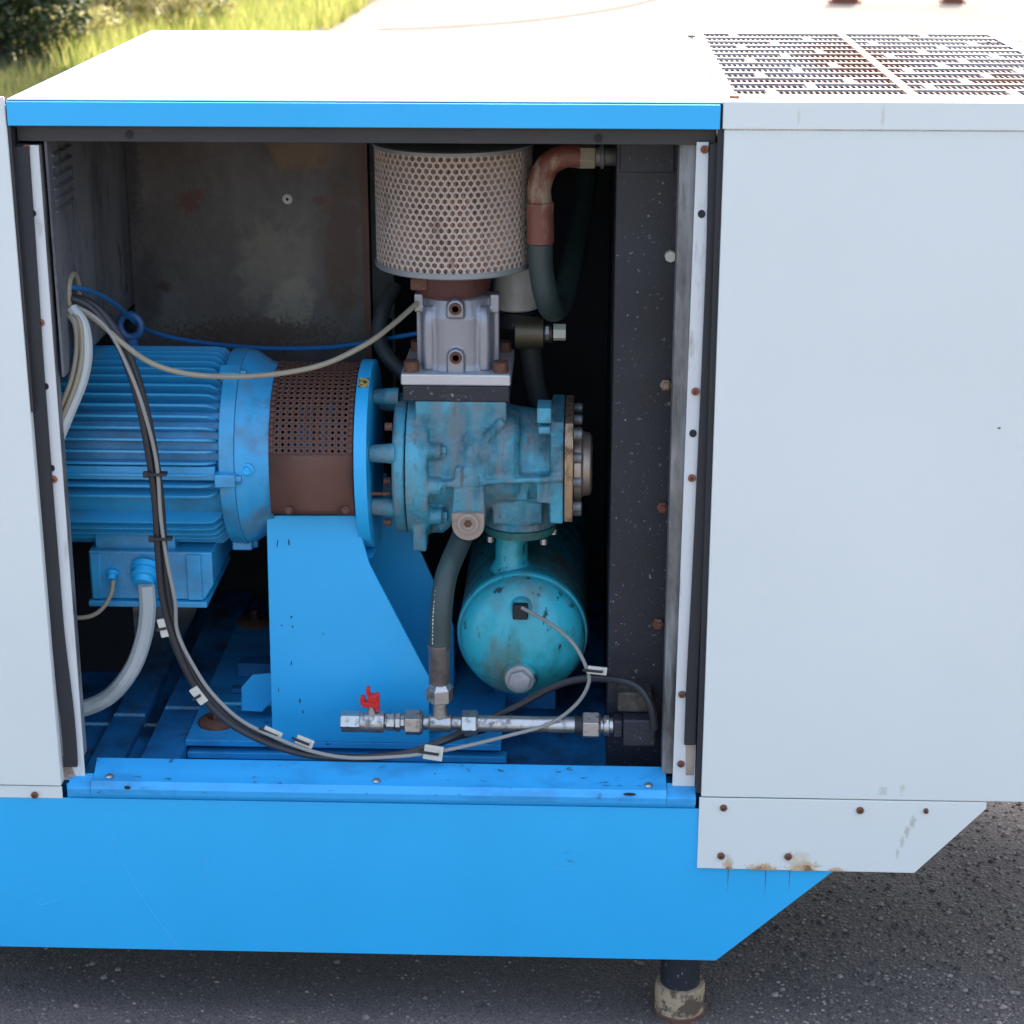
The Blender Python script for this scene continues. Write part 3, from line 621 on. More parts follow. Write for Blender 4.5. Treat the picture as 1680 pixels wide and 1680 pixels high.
# the coupling inside, dimly seen through the holes
cp = thing('shaft_coupling', 'dull steel shaft coupling dimly seen through the holes of the brown guard', 'coupling', (.42, YA, ZA))
MB().lathe([(0, .04), (.03, .04), (.03, .085), (.05, .085), (.052, .06), (.066, .06), (.068, .085), (.088, .085), (.088, .04), (.125, .04)], (XG0 + .012, YA, ZA), 'x', 36).build('coupling_hub', M['blue_motor'], cp)
pin = MB().cyl((0, 0, 0), 'x', .008, .05, 10).build('coupling_pin', M['galv'], cp, at=(XG0 + .055, YA - .07, ZA + .0))
for k in range(1, 8): inst(pin, 'coupling_pin', cp, (XG0 + .055, YA - .07 * math.cos(k * PI / 4), ZA + .07 * math.sin(k * PI / 4)))

# ------------------------------------------------------------------ electric motor
RM = .178
mo = thing('electric_motor', 'blue finned electric motor lying at the left of the machine bay', 'electric motor', (.1, YA, ZA))
xm1 = at(350, 730, YA - RM).x                  # right end of the fins
xe0, xe1, xe2 = xm1 + .004, at(381, 730, YA - RM).x, at(440, 730, YA - .16).x
MB().lathe([(-.22, .12), (-.20, .15), (xm1, .153), (xm1 + .01, .15)], (0, YA, ZA), 'x', 56).build('stator_housing', M['blue_motor'], mo)
fb = MB().prism([(-.17, .150), (xm1 - .02, .150), (xm1 + .002, .152), (xm1 + .0, .163), (xm1 - .014, .176), (xm1 - .03, RM), (-.17, RM)], 'y', -.0024, .0024)
fin = fb.build('cooling_fin', M['blue_motor'], mo, at=(0, 0, 0), bevel=.001)
fin.location = Vector((0, YA, ZA)) - worldloc(mo)
NF = 54; skip = set()
firstf = True
for k in range(NF):
    th = 2 * PI * (k + .5) / NF
    dfront = math.degrees(th) % 360          # 0 = top, measured towards the camera
    if 109 < dfront < 123: continue          # room for the flat pad at the front
    if 168 < dfront < 192: continue
    if firstf: fin.rotation_euler = (th, 0, 0); firstf = False
    else: inst(fin, 'cooling_fin', mo, (0, YA, ZA), (th, 0, 0))
# flat pad along the front
pa = at(200, 766, YA - RM); pb_ = at(200, 789, YA - RM)
MB().box(-.17, xm1, YA - RM + .004, YA - .12, pb_.z, pa.z).build('side_pad', M['blue_motor'], mo, bevel=.003)
pm = at(212, 779, YA - RM)
# end shield: ring then a bell that narrows to the guard
R1 = .176
MB().lathe([(xe0, .155), (xe0 + .002, R1), (xe1, R1 + .001), (xe1 + .0005, R1 - .004)], (0, YA, ZA), 'x', 72).build('end_ring', M['blue_motor'], mo, bevel=.002)
MB().lathe([(xe1 + .001, R1 - .002), (xe1 + .014, R1 - .004), (xe1 + .026, R1 - .012), (xe2 - .016, .153), (xe2 - .002, .1515), (xe2 - .002, .10)], (0, YA, ZA), 'x', 72).build('end_bell', M['blue_bell'], mo)
def lug(deg):
    "bolt lug on the end ring; deg up from the front"
    a_ = math.radians(deg); y, z = YA - (R1 + .001) * math.cos(a_), ZA + (R1 + .001) * math.sin(a_)
    o = MB().box(xe0 - .004, xe1 + .004, -.012, .012, -.012, .012).build('bolt_lug', M['blue_motor'], mo, bevel=.003, at=(0, 0, 0)); o.location = Vector((0, y, z)) - worldloc(mo); o.rotation_euler = (-a_, 0, 0)
    h = MB().lathe([(xe1 + .004, .008), (xe1 + .013, .008), (xe1 + .013, 0)], (0, 0, 0), 'x', 6).build('lug_bolt', M['blue_motor'], mo, at=(0, 0, 0)); h.location = Vector((0, y, z)) - worldloc(mo)
for d in (-2, 88, 178, -77): lug(d if d != 88 else 62)
bd = MB().lathe([(0, .011), (-.004, .011), (-.006, .008), (-.003, .005), (-.003, 0)], (0, 0, 0), 'y', 18).build('round_boss', M['blue'], mo, at=at(406, 770, YA - .166))
# lifting eye on top
pe = at(214, 535, YA + .04)
MB().torus((pe.x, pe.y, pe.z), .019, .0068, 'y', 32, 12, squash=1.08).cyl((pe.x, pe.y, pe.z - .045), 'z', .012, .022, 14).build('lifting_eye', mat('deep_blue_eye', (.03, .11, .27), .4), mo)
# terminal box under the housing
tf = .20
a = [at(143, 905, tf), at(330, 905, tf), at(334, 985, tf), at(143, 984, tf)]
MB().box(a[0].x + .01, a[1].x - .05, tf + .02, .42, a[0].z - .002, a[0].z + .03).build('box_neck', M['blue_motor'], mo, bevel=.003)
tb = MB().prism([(a[0].x, a[3].z), (a[1].x, a[3].z), (a[1].x + .018, a[3].z + .03), (a[1].x + .018, a[0].z), (a[0].x, a[0].z)], 'y', tf + .004, .44).build('terminal_box', M['blue_motor'], mo, bevel=.004)
MB().box(a[0].x + .004, a[0].x + .022, tf - .001, tf + .005, a[3].z + .002, a[0].z - .004).build('box_rib', M['blue_motor'], tb, bevel=.002)
MB().box(a[1].x - .028, a[1].x - .002, tf - .001, tf + .005, a[3].z + .002, a[0].z - .004).build('box_rib', M['blue_motor'], tb, bevel=.002)
MB().box(a[0].x - .004, a[1].x + .006, tf - .004, .445, a[3].z - .012, a[3].z - .0005).build('box_cover', M['blue_motor'], tb, bevel=.003)
pg = at(238, 946, tf)
gdir = Vector((0, -.35, -1)).normalized()
def along(p, d, prof, n=16):
    m_ = MB(); vs = []; d = Vector(d).normalized(); u = d.cross(Vector((1, 0, 0)) if abs(d.x) < .9 else Vector((0, 1, 0))).normalized(); v = d.cross(u)
    for (t, r) in prof:
        for k in range(n):
            a_ = 2 * PI * k / n; vs.append(Vector(p) + d * t + u * math.cos(a_) * r + v * math.sin(a_) * r)
    fs = [(i * n + k, i * n + (k + 1) % n, (i + 1) * n + (k + 1) % n, (i + 1) * n + k) for i in range(len(prof) - 1) for k in range(n)]
    fs += [tuple(range(n)), tuple((len(prof) - 1) * n + k for k in range(n))]
    return m_.add(vs, fs)
gd = Vector((0, -.75, -.6)).normalized(); pgg = pg + Vector((0, .006, .014))
along(pgg, gd, [(-.004, .026), (.006, .026), (.0065, .021), (.014, .021), (.0145, .024), (.022, .024), (.023, .019), (.034, .018), (.034, .008)], 24).build('cable_gland', M['blue'], tb)
pg2 = at(184, 946, tf); along(pg2 + Vector((0, .004, .006)), gd, [(0, .011), (.006, .011), (.0065, .008), (.016, .008), (.016, .003)], 12).build('cable_gland', M['blue'], tb)

# ------------------------------------------------------------------ compressor block
YC = .33
zc_ = at(690, 762, YC - .05).z
ZC = ZA - .028
cb = thing('compressor_block', 'weathered blue cast screw compressor block bolted to the bracket flange', 'compressor', (.7, YC, ZC))
def X(px, Y): return at(px, 740, Y).x
def Z(py, Y): return at(790, py, Y).z
RF = .132
xf0, xf1 = X(640, YC - RF), X(700, YC - RF)
mb = MB()
mb.lathe([(xf0, .06), (xf0, RF - .012), (xf0 + .004, RF - .006), (X(662, YC - RF) - .001, RF - .006), (X(662, YC - RF) - .001, .06)], (0, YC, ZC), 'x', 48)
fl1 = mb.build('drive_flange', M['blue_cast'], cb, remesh=.0035)
mb = MB()
mb.lathe([(X(663, YC - RF), .05), (X(663, YC - RF), RF), (xf1, RF - .004), (xf1, .05)], (0, YC, ZC), 'x', 48)
for d in (28, -4, -40, 62, 95, 130, 170, 210, 250, -75):    # bolt bosses round the flange
    a_ = math.radians(d); mb.cyl((xf1 - .004, YC - .112 * math.cos(a_), ZC + .112 * math.sin(a_)), 'x', .015, .027, 16)
yb2 = YC - .10
# barrel with the second rotor bulge, ribs and ports
mb.lathe([(xf1 - .01, .100), (xf1 + .03, .104), (X(800, yb2), .100), (X(880, yb2), .088), (X(925, yb2), .088)], (0, YC, ZC + .012), 'x', 40)
mb.lathe([(X(740, yb2), .02), (X(752, yb2), .07), (X(770, yb2), .082), (X(842, yb2), .084), (X(852, yb2), .076)], (0, YC - .034, ZC + .026), 'x', 32)
x_a, x_b = X(690, yb2), X(835, yb2)
mb.box(X(672, yb2) + .01, x_b - .005, YC - .085, YC + .085, ZC + .05, at(745, 660, YC - .09).z)
# sloping ledge
za1, zb1 = Z(797, YC - .115), Z(783, YC - .115)
mb.prism([(xf1 - .005, za1 - .007), (X(760, yb2), za1 + .001), (X(925, yb2), zb1 - .004), (X(925, yb2), zb1 + .005), (xf1 - .005, za1 + .006)], 'y', YC - .122, YC - .03)
# end flange
mb.prism([(YC - .112, ZC - .075), (YC - .117, ZC - .03), (YC - .117, ZC + .07), (YC - .09, ZC + .105), (YC + .09, ZC + .105), (YC + .115, ZC + .06), (YC + .115, ZC - .05), (YC + .09, ZC - .08), (YC - .06, ZC - .082)], 'x', X(903, yb2), X(925, yb2))
for (px, py, w_, h_) in ((893, 682, 24, 26), (893, 706, 20, 12), (893, 805, 24, 44), (893, 790, 30, 12)):
    p = at(px, py, YC - .115); mb.box(p.x - w_ / 1900, p.x + w_ / 1900, YC - .118, YC - .06, p.z - h_ / 1900, p.z + h_ / 1900)
# diagonal rib
p, q = at(770, 760, YC - .10), at(825, 690, YC - .085)
mb.tube([p, (p + q) / 2 + Vector((0, -.004, .004)), q], .010, 8)
mb.tube([at(772, 780, YC - .105), at(764, 820, YC - .09), at(724, 862, YC - .06)], .014, 8)
# lower discharge housing
z_t, z_b = Z(800, YC - .08), Z(877, YC - .08)
mb.lathe([(z_t + .03, .055), (z_t - .004, .056), (z_t - .022, .056), (z_t - .024, .066), (z_b, .068)], (X(850, yb2) + .0, YC - .005, 0), 'z', 36)
mb.box(X(806, yb2), X(890, yb2), YC - .075, YC + .06, Z(862, YC - .08), Z(826, YC - .08))
mb.box(X(806, yb2), X(866, yb2), YC - .088, YC, Z(822, YC - .09), Z(790, YC - .09))
# lug holding the tan boss
p = at(768, 845, YC - .125); PL = p
mb.prism([(p.x - .029, p.z + .0), (p.x + .029, p.z + .0), (p.x + .027, p.z + .085), (p.x - .022, p.z + .085)], 'y', YC - .120, YC - .05)
mb.box(at(688, 860, yb2).x - .012, at(688, 860, yb2).x + .012, YC - .10, YC - .05, ZC - .135, ZC - .08)
body = mb.build('cast_housing', M['blue_cast'], cb, remesh=.0028)
# tan boss with a socket plug
poly = [(p.x - .0285, p.z + .004), (p.x + .0285, p.z + .004), (p.x + .0285, p.z - .018)]
for k in range(1, 16):
    t = PI * k / 16; poly.append((p.x + .0285 * math.cos(t), p.z - .018 - .0285 * math.sin(t)))
poly.append((p.x - .0285, p.z - .018))
boss = MB().prism(poly, 'y', YC - .129, YC - .05).build('port_boss', M['sandcast'], cb, bevel=.002)
MB().lathe([(0, .019), (-.004, .019), (-.005, .013), (-.001, .012), (-.001, 0)], (p.x, YC - .129, p.z - .014), 'y', 28).build('socket_plug', M['sandcast'], boss)
MB().lathe([(0, .0075), (-.0008, .0075), (-.0008, 0)], (p.x, YC - .1305, p.z - .014), 'y', 6).build('plug_socket', M['rustbolt'], boss)
# spacer legs between flange and bracket
def leg_bar(py, r, Y, nm='spacer_leg'):
    p = at(630, py, Y); return MB().lathe([(XF1 + .001, r * .9), (p.x, r), (xf0 + .006, r * 1.12)], (0, Y, p.z), 'x', 20).build(nm, M['blue_cast'], cb)
leg_bar(744, .0165, YC - .105); leg_bar(831, .0165, YC - .09); leg_bar(650, .014, YC - .02); leg_bar(660, .016, YC + .09); leg_bar(800, .016, YC + .1)
fb_ = MB().lathe([(0, .007), (-.012, .007), (-.012, 0)], (0, 0, 0), 'x', 10).build('flange_bolt', M['rustbolt'], cb, at=at(643, 700, YC - .10))
for q in ((641, 789), (642, 857)): inst(fb_, 'flange_bolt', cb, at(*q, YC - .09))
MB().cyl((XF1, YC - .1, Z(812, YC - .1)), 'x', .003, .035, 8).build('drain_rod', M['rust'], cb)
# bronze gasket, end cap, end bolts
xg = X(926, yb2)
MB().prism([(YC - .110, ZC - .072), (YC - .119, ZC - .03), (YC - .119, ZC + .07), (YC - .092, ZC + .104), (YC + .09, ZC + .104), (YC + .113, ZC + .06), (YC + .113, ZC - .05), (YC + .09, ZC - .078), (YC - .06, ZC - .08)], 'x', xg + .0006, xg + .0155).build('end_cover', M['bronze'], cb, bevel=.002)
MB().lathe([(xg + .016, .066), (xg + .030, .066), (xg + .032, .058), (xg + .046, .055), (xg + .049, .048), (xg + .049, 0)], (0, YC - .045, ZC + .015), 'x', 40).build('bearing_cap', mat('brown_steel_cap', (.34, .27, .21), .4, metal=.6, layers=[((.06, .04, .03), 12, .5, .7, .7, .7, 5)], varc=.2), cb, bevel=.002)
eb = MB().lathe([(0, .0095), (.014, .0095), (.016, .006), (.016, 0)], (0, 0, 0), 'x', 14).build('cover_bolt', M['galv'], cb, at=(xg + .016, YC - .105, ZC + .045))
for (dy, dz) in ((-.105, .088), (-.108, .002), (-.104, -.045), (-.06, -.068), (-.03, .092), (.05, .09)): inst(eb, 'cover_bolt', cb, (xg + .016, YC + dy, ZC + dz))
# case bolts
cbm = MB().lathe([(0, .010), (.009, .010), (.010, .007), (.010, 0)], (0, 0, 0), 'x', 6)
xb_ = xf1 + .022
ib = cbm.build('case_bolt', M['blue_cast'], cb, at=(xb_, YC - .112 * math.cos(math.radians(28)), ZC + .112 * math.sin(math.radians(28))))
for d in (-4, -40): inst(ib, 'case_bolt', cb, (xb_, YC - .112 * math.cos(math.radians(d)), ZC + .112 * math.sin(math.radians(d))))
# lower green flange
xn = X(850, yb2)
MB().lathe([(z_b - .018, .058), (z_b - .016, .064), (z_b - .002, .066), (z_b - .0005, .06)], (xn, YC - .005, 0), 'z', 36).build('outlet_flange', M['green'], cb)
nb = MB().lathe([(0, .007), (-.010, .007), (-.010, 0)], (0, 0, 0), 'z', 6).build('outlet_bolt', M['steel'], cb, at=(xn - .052, YC - .035, z_b - .019))
inst(nb, 'outlet_bolt', cb, (xn + .045, YC - .045, z_b - .019)); inst(nb, 'outlet_bolt', cb, (xn + .062, YC + .01, z_b - .019))

# ------------------------------------------------------------------ intake valve
xv = at(748, 610, YC).x
iv = thing('intake_valve', 'silver cast aluminium intake valve standing on the compressor block', 'valve', (xv, YC, at(748, 660, YC).z))
yf = YC - .088
zs0, zs1 = at(745, 660, yf).z, at(745, 634, yf).z
zp0, zp1 = zs1 + .0004, at(745, 614, yf).z
hw = (at(838, 625, yf).x - at(657, 625, yf).x) / 2; xv = (at(838, 625, yf).x + at(657, 625, yf).x) / 2
MB().box(xv - hw + .003, xv + hw - .002, yf + .002, YC + .095, zs0, zs1).build('black_spacer', M['black'], iv, bevel=.003)
MB().box(xv - hw, xv + hw, yf, YC + .095, zp0, zp1).build('base_plate', M['alu_plate'], iv, bevel=.004)
MB().box(xv - .03, xv + .02, yf + .0010, yf + .0018, zs0 + .008, zs0 + .015).build('worn_marking', mat('worn_marking', (.028, .03, .034), .5, layers=[((.30, .29, .27), (130, 130, 170), .56, .62, .8, .5, 3)]), iv)
ztop = at(748, 492, YC - .07).z
mb = MB()
rb_ = .066
zm = zp1
mb.lathe([(zm - .004, rb_ + .004), (zm + .01, rb_), (ztop - .035, rb_), (ztop - .018, rb_ - .006), (ztop - .004, rb_ - .008), (ztop, .05)], (xv, YC - .004, 0), 'z', 40)
for sx in (-1, 1):
    for sy in (-1, 1):
        mb.tube([(xv + sx * .048, YC + sy * .052, zm), (xv + sx * .048, YC + sy * .050, ztop - .045), (xv + sx * .044, YC + sy * .040, ztop - .022)], .0125, 12, smooth=4)
    mb.box(xv + sx * .060 - .012, xv + sx * .060 + .012, YC - .02, YC + .02, zm, ztop - .004)
    mb.box(xv + sx * .066 - .008, xv + sx * .066 + .008, YC - .038, YC - .018, ztop - .030, ztop + .002)
# bosses of the two plugs
for (z0, z1) in ((zm - .002, at(748, 573, YC - .075).z), (at(748, 522, YC - .075).z, at(748, 492, YC - .075).z)):
    zc2 = z1 - .014; mb.box(xv - .0145, xv + .0145, YC - .078, YC - .03, z0, zc2); mb.cyl((xv, YC - .078, zc2), 'y', .0145, .05, 20)
mb.build('valve_body', M['alu'], iv, remesh=.0022)
pz1, pz2 = at(748, 587, YC - .078).z, at(748, 507, YC - .078).z
pl1 = MB().lathe([(0, .011), (-.0025, .0105), (-.003, .006), (.0, .0055), (.0, 0)], (0, 0, 0), 'y', 20).build('threaded_plug', M['rustbolt'], iv, at=(xv, YC - .0785, pz1))
inst(pl1, 'threaded_plug', iv, (xv, YC - .0785, pz2))
vb = MB().lathe([(0, .0135), (.018, .0135), (.019, .012), (.019, .006), (.012, .006), (.012, 0)], (0, 0, 0), 'z', 18).build('cap_screw', M['rustbolt'], iv, at=(xv - hw + .018, yf + .020, zp1))
for (dx, dy) in ((hw - .018, yf + .02), (-hw + .018, YC + .075), (hw - .018, YC + .075)): inst(vb, 'cap_screw', iv, (xv + dx, dy, zp1))

# ------------------------------------------------------------------ air filter
RFI = .136; YF = YC + .02
xf = at(745, 350, YF).x
zt_, zb_ = at(745, 251, YF - RFI).z, at(742, 459, YF - RFI).z
af = thing('air_filter', 'round perforated metal air filter with pinkish cage on the silver intake valve', 'air filter', (xf, YF, zb_))
mb = MB(); NCOL = 68; NR = 20; z0 = zb_ + .0085; z1 = zt_ - .007; hz = (z1 - z0) / NR; da = 2 * PI / NCOL
ff = lambda u, v: (xf + RFI * math.sin(u), YF - RFI * math.cos(u), v)
for j in range(NR):
    for i in range(NCOL):
        u = (i + (.5 if j % 2 else 0)) * da; v = z0 + j * hz
        holed(mb, ff, u, u + da, v, v + hz, .0043, ru=.0047 / RFI)
cage = mb.build('perforated_cage', M['cage'], af, solid=.0011, angle=60)
mb = MB(); npl = 110; vs = []
for k in range(npl * 2):
    a_ = PI * k / npl + random.uniform(-.006, .006); r = RFI - (.003 if k % 2 else .014) - random.uniform(0, .003)
    for z in (z0 - .002, z1 + .002): vs.append((xf + r * math.sin(a_), YF - r * math.cos(a_), z))
n2 = npl * 2
mb.add(vs, [(2 * i, 2 * i + 1, 2 * ((i + 1) % n2) + 1, 2 * ((i + 1) % n2)) for i in range(n2)]).build('pleated_paper', M['paper'], af, smooth=False)
MB().lathe([(zb_, .06), (zb_ - .001, RFI + .001), (zb_ + .001, RFI + .003), (z0 + .0005, RFI + .002), (z0 + .0005, RFI - .002)], (xf, YF, 0), 'z', 80).build('bottom_rim', M['cagerim'], af)
MB().lathe([(z1 - .0005, RFI - .002), (z1 - .0005, RFI + .002), (zt_ - .001, RFI + .003), (zt_, RFI + .001), (zt_ + .002, RFI - .006), (zt_, .0)], (xf, YF, 0), 'z', 80).build('top_lid', M['cagerim'], af)
xr_ = at(742, 475, YC).x
MB().lathe([(ztop - .004, .060), (ztop + .006, .066), (ztop + .012, .066), (ztop + .018, .069), (zb_ - .003, .069)], (xr_, YC, 0), 'z', 48).build('rubber_sleeve', M['rust'] if False else mat('rusty_brown_sleeve', (.085, .030, .022), .6, layers=[((.04, .015, .012), 20, .5, .7, .7, .7, 5)], bump=(150, .5), varc=.25), af)
p = at(688, 468, YC - .06); MB().box(p.x - .016, p.x + .014, p.y, p.y + .03, p.z - .010, p.z + .012).build('clamp_lug', M['rustbolt'], af, bevel=.004)

# ------------------------------------------------------------------ separator tank
RT = .1180; YT0 = .285
pc_ = at(857, 1043, YT0)
XT, ZT = pc_.x, pc_.z
tk = thing('separator_tank', 'teal blue round oil separator tank lying under the compressor block', 'tank', (XT, YT0, ZT - RT))
prof = [(YT0 - .062, 0)]
for k in range(1, 13):
    t = PI / 2 * k / 12; prof.append((YT0 - .062 * math.cos(t), (RT - .003) * math.sin(t)))
prof += [(YT0 + .010, RT - .003)]
MB().lathe(prof, (XT, 0, ZT), 'y', 64).build('dished_end', M['teal'], tk)
MB().lathe([(YT0 + .009, RT - .006), (YT0 + .009, RT + .0005), (YT0 + .015, RT + .003), (YT0 + .022, RT + .0015), (YT0 + .028, RT), (.86, RT), (.88, RT - .03), (.88, 0)], (XT, 0, ZT), 'y', 64).build('shell', M['teal'], tk)
p = at(838, 905, YC - .02)
MB().lathe([(ZT + RT - .012, .040), (ZT + RT + .000, .034), (ZT + RT + .006, .030), (z_b - .018, .029)], (p.x, YC + .022, 0), 'z', 28).build('neck', M['teal'], tk)
def dome(px, py):
    Y = YT0 - .05
    for _ in range(12):
        q = at(px, py, Y); rho = min(1, math.hypot(q.x - XT, q.z - ZT) / RT); Y = YT0 - .062 * math.sqrt(1 - rho * rho)
    return at(px, py, Y)
p = dome(853, 1109); print('plug', p, XT, ZT)
MB().lathe([(.03, .036), (-.004, .032), (-.012, .029), (-.012, .0)], (p.x, p.y, p.z), 'y', 30).build('plug_boss', M['teal'], tk)
MB().lathe([(-.012, .0270), (-.017, .0262), (-.018, .0)], (p.x, p.y, p.z), 'y', 30).lathe([(-.016, .0215), (-.027, .021), (-.028, .018), (-.028, 0)], (p.x, p.y, p.z), 'y', 6, phase=.3).build('drain_plug', mat('galvanised_plug', (.40, .40, .40), .5, metal=.4, layers=[((.2, .19, .17), 40, .5, .7, .6, .6, 5)], bump=(300, .3)), tk, bevel=.001)
p = dome(855, 999)
MB().lathe([(.01, .021), (-.002, .019), (-.002, 0)], (p.x, p.y, p.z), 'y', 24).build('sensor_boss', M['teal'], tk)
sn = MB().box(p.x - .015, p.x + .013, p.y - .020, p.y - .002, p.z - .014, p.z + .014).build('level_sensor', M['rubber'], tk, bevel=.003)
MB().box(XT - .06, XT + .06, .45, .50, .377, ZT - .09).build('tank_foot', M['blue_dirty'], tk, bevel=.002)

# ------------------------------------------------------------------ cooler frame on the right
cf = thing('cooler_frame', 'tall black steel cooler housing beside the right upright of the opening', 'cooler', (1.0, .1, .376))
c0 = at(1004, 700, .17); c1 = at(1112, 700, .17)
MB().box(c0.x, c1.x + .012, .17, .98, .378, T - .012).build('cooler_housing', M['black'], cf, bevel=.003)
pa = at(1030, 240, .168); pb2 = at(1100, 283, .168)
MB().box(pa.x - .012, pb2.x + .006, .164, .1695, pb2.z, pa.z + .01).build('top_bracket', M['black'], cf, bevel=.002)
for (px, py) in ((1092, 631), (1087, 832), (1079, 1023)):
    p = at(px, py, .168); MB().lathe([(0, .010), (-.007, .010), (-.007, .007), (-.012, .006), (-.012, 0)], (p.x, .1695, p.z), 'y', 6).build('frame_bolt', M['redrust'], cf)
p = at(1100, 420, .168); MB().lathe([(0, .010), (-.010, .009), (-.010, 0)], (p.x, .1695, p.z), 'y', 8).build('frame_bolt', M['clip'], cf, label='off-white cap on the black housing edge')

# ------------------------------------------------------------------ pipe run along the bottom
YP = .125
zpz = at(800, 1187, YP).z
def Xp(px): return at(px, 1187, YP).x
pr_ = thing('oil_pipe_assembly', 'zinc plated drain pipe with hexagon nuts and tee running along the bottom of the bay', 'pipe', (Xp(800), YP, zpz))
def xcyl(name, prof, m, par, n=20, phase=0., z=None, bev=.0008):
    return MB().lathe([(Xp(a_), r) for a_, r in prof], (0, YP, z if z is not None else zpz), 'x', n, phase=phase).build(name, m, par, bevel=bev)
xcyl('straight_tube', [(784, .0145), (944, .0145)], M['steel'], pr_, 28)
xcyl('union_nut', [(757, .019), (759, .0235), (781, .0235), (784, .019)], M['steel'], pr_, 6, .15)
xcyl('tee_body', [(695, .013), (704, .0125), (706, .0165), (740, .0165), (742, .012), (757, .012)], M['steel'], pr_, 24)
xcyl('union_nut', [(664, .019), (666, .0235), (690, .0235), (694, .019)], M['steel'], pr_, 6, .4)
xcyl('collar', [(943, .017), (955, .017)], M['rubber'], pr_, 24)
xcyl('union_nut', [(955, .020), (957, .0245), (982, .0245), (985, .020)], M['steel'], pr_, 6, .5)
xcyl('threaded_end', [(985, .014), (990, .014), (990.5, .018), (999, .018), (999.5, .014), (1006, .014)], M['steel'], pr_, 24)
xt = at(722, 1187, YP).x
def zt(py): return at(722, py, YP).z
MB().lathe([(zpz + .008, .0125), (zt(1153), .0125), (zt(1152), .0165), (zt(1148), .0165)], (xt, YP, 0), 'z', 24).build('tee_branch', M['steel'], pr_)
MB().lathe([(zt(1150), .020), (zt(1148), .0245), (zt(1128), .0245), (zt(1125), .020), (zt(1118), .015)], (xt, YP, 0), 'z', 6, phase=.25).build('union_nut', M['steel'], pr_, bevel=.0008)
p0, p1 = at(1022, 1180, YP), at(1074, 1225, YP)
MB().box(at(1006, 1180, YP).x, p0.x, YP - .017, YP + .017, zpz - .017, zpz + .017).box(p0.x, p1.x, YP - .024, YP + .03, zpz - .030, zpz + .022).build('elbow_block', M['black'], pr_, bevel=.004)
p2 = at(1012, 1165, YP + .03)
MB().box(p2.x, p1.x - .006, YP + .005, YP + .07, zpz + .0225, zpz + .062).build('upper_block', mat('oily_black_casting', (.04, .036, .03), .45, layers=[((.12, .10, .08), 40, .5, .65, .8, .7, 6)], bump=(200, .6)), pr_, bevel=.005)
# ball valve at the left end
bv = thing('ball_valve', 'small ball valve with red lever at the left end of the drain pipe', 'valve', (Xp(600), YP, zpz))
xcyl('end_hex', [(560, .018), (562, .0195), (590, .0195), (592, .017)], M['steel'], bv, 6, .1)
xcyl('valve_body', [(590, .016), (594, .0185), (625, .0195), (631, .0185), (632, .012), (636, .0115)], M['steel'], bv, 28)
xcyl('end_hex', [(634, .013), (635, .0165), (647, .0165), (649, .0135), (650, .018), (657, .018), (658, .013), (664, .013)], M['steel'], bv, 8, .1)
zv = zpz
MB().lathe([(.017, .0075), (.026, .0075), (.026, .0055), (.032, .0055)], (Xp(610), YP, zv), 'z', 14).build('valve_stem', M['steel'], bv)
xh = Xp(608)
mb = MB().box(xh - .013, xh + .016, YP - .008, YP + .008, zv + .030, zv + .040)
mb.box(xh - .017, xh - .008, YP - .007, YP + .007, zv + .034, zv + .050).box(xh - .004, xh + .014, YP - .009, YP + .007, zv + .040, zv + .054).box(xh - .006, xh + .001, YP - .006, YP + .006, zv + .052, zv + .068).box(xh + .009, xh + .017, YP - .007, YP + .007, zv + .022, zv + .056)
mb.build('red_lever', M['red'], bv, bevel=.0018)

# ------------------------------------------------------------------ hoses
def path(lst): return [at(*q) for q in lst]
dh = thing('drain_hose', 'dark green rubber hose rising from the pipe tee to the compressor block', 'hose', (xt, YP, zt(1118)))
hp = [(722, 1062, YP), (724, 1000, YP + .005), (732, 945, YP + .03), (752, 895, YP + .09), (772, 850, YP + .16)]
MB().tube(path(hp), .0195, 20).build('rubber_hose', M['hosegreen'], dh)
MB().lathe([(zt(1120), .017), (zt(1118), .0185), (zt(1064), .0185), (zt(1060), .0205), (zt(1056), .0205)], (xt, YP, 0), 'z', 28).build('crimped_ferrule', mat('brown_steel_ferrule', (.24, .20, .17), .42, metal=.6, layers=[((.08, .05, .04), 20, .5, .7, .7, .7, 5)], varc=.2), dh)
P_ = catmull(path(hp), 10); mb = MB()
random.seed(3)
for i in range(2, 30):
    p = P_[i]; d = (P_[i + 1] - P_[i - 1]).normalized()
    a_ = p + Vector((-.0125, -.0153, 0)); w_ = random.uniform(.0006, .0014); h_ = random.uniform(.0012, .0032)
    mb.box(a_.x - w_, a_.x + w_, a_.y - .0004, a_.y + .0006, a_.z - h_, a_.z + h_)
mb.build('printed_marking', M['clip'], dh, kind='stuff', label='worn white print along the hose')
oh = thing('oil_hose', 'looped oil hose with red oxide elbow at the top right behind the air filter', 'hose', at(885, 330, .27))
MB().tube(path([(952, 256, .27), (925, 256, .27), (898, 272, .27), (885, 305, .27), (886, 335, .27)]), .0205, 20).build('steel_elbow', M['redrust'], oh)
MB().tube(path([(886, 331, .27), (887, 399, .27)]), .0232, 24, smooth=0).build('ferrule', M['redrust'], oh, bevel=.002)
p = at(950, 256, .27); q = at(976, 256, .27)
MB().lathe([(0, .019), (.001, .021), (q.x - p.x, .021), (q.x - p.x + .001, .018)], p, 'x', 6, phase=.2).build('hex_nut', M['cream'], oh, bevel=.001)
MB().lathe([(0, .017), (.008, .017), (.009, .021), (.014, .021), (.015, .016), (.04, .016)], (q.x + .001, q.y, q.z), 'x', 24).build('pipe_stub', M['galv'], oh)
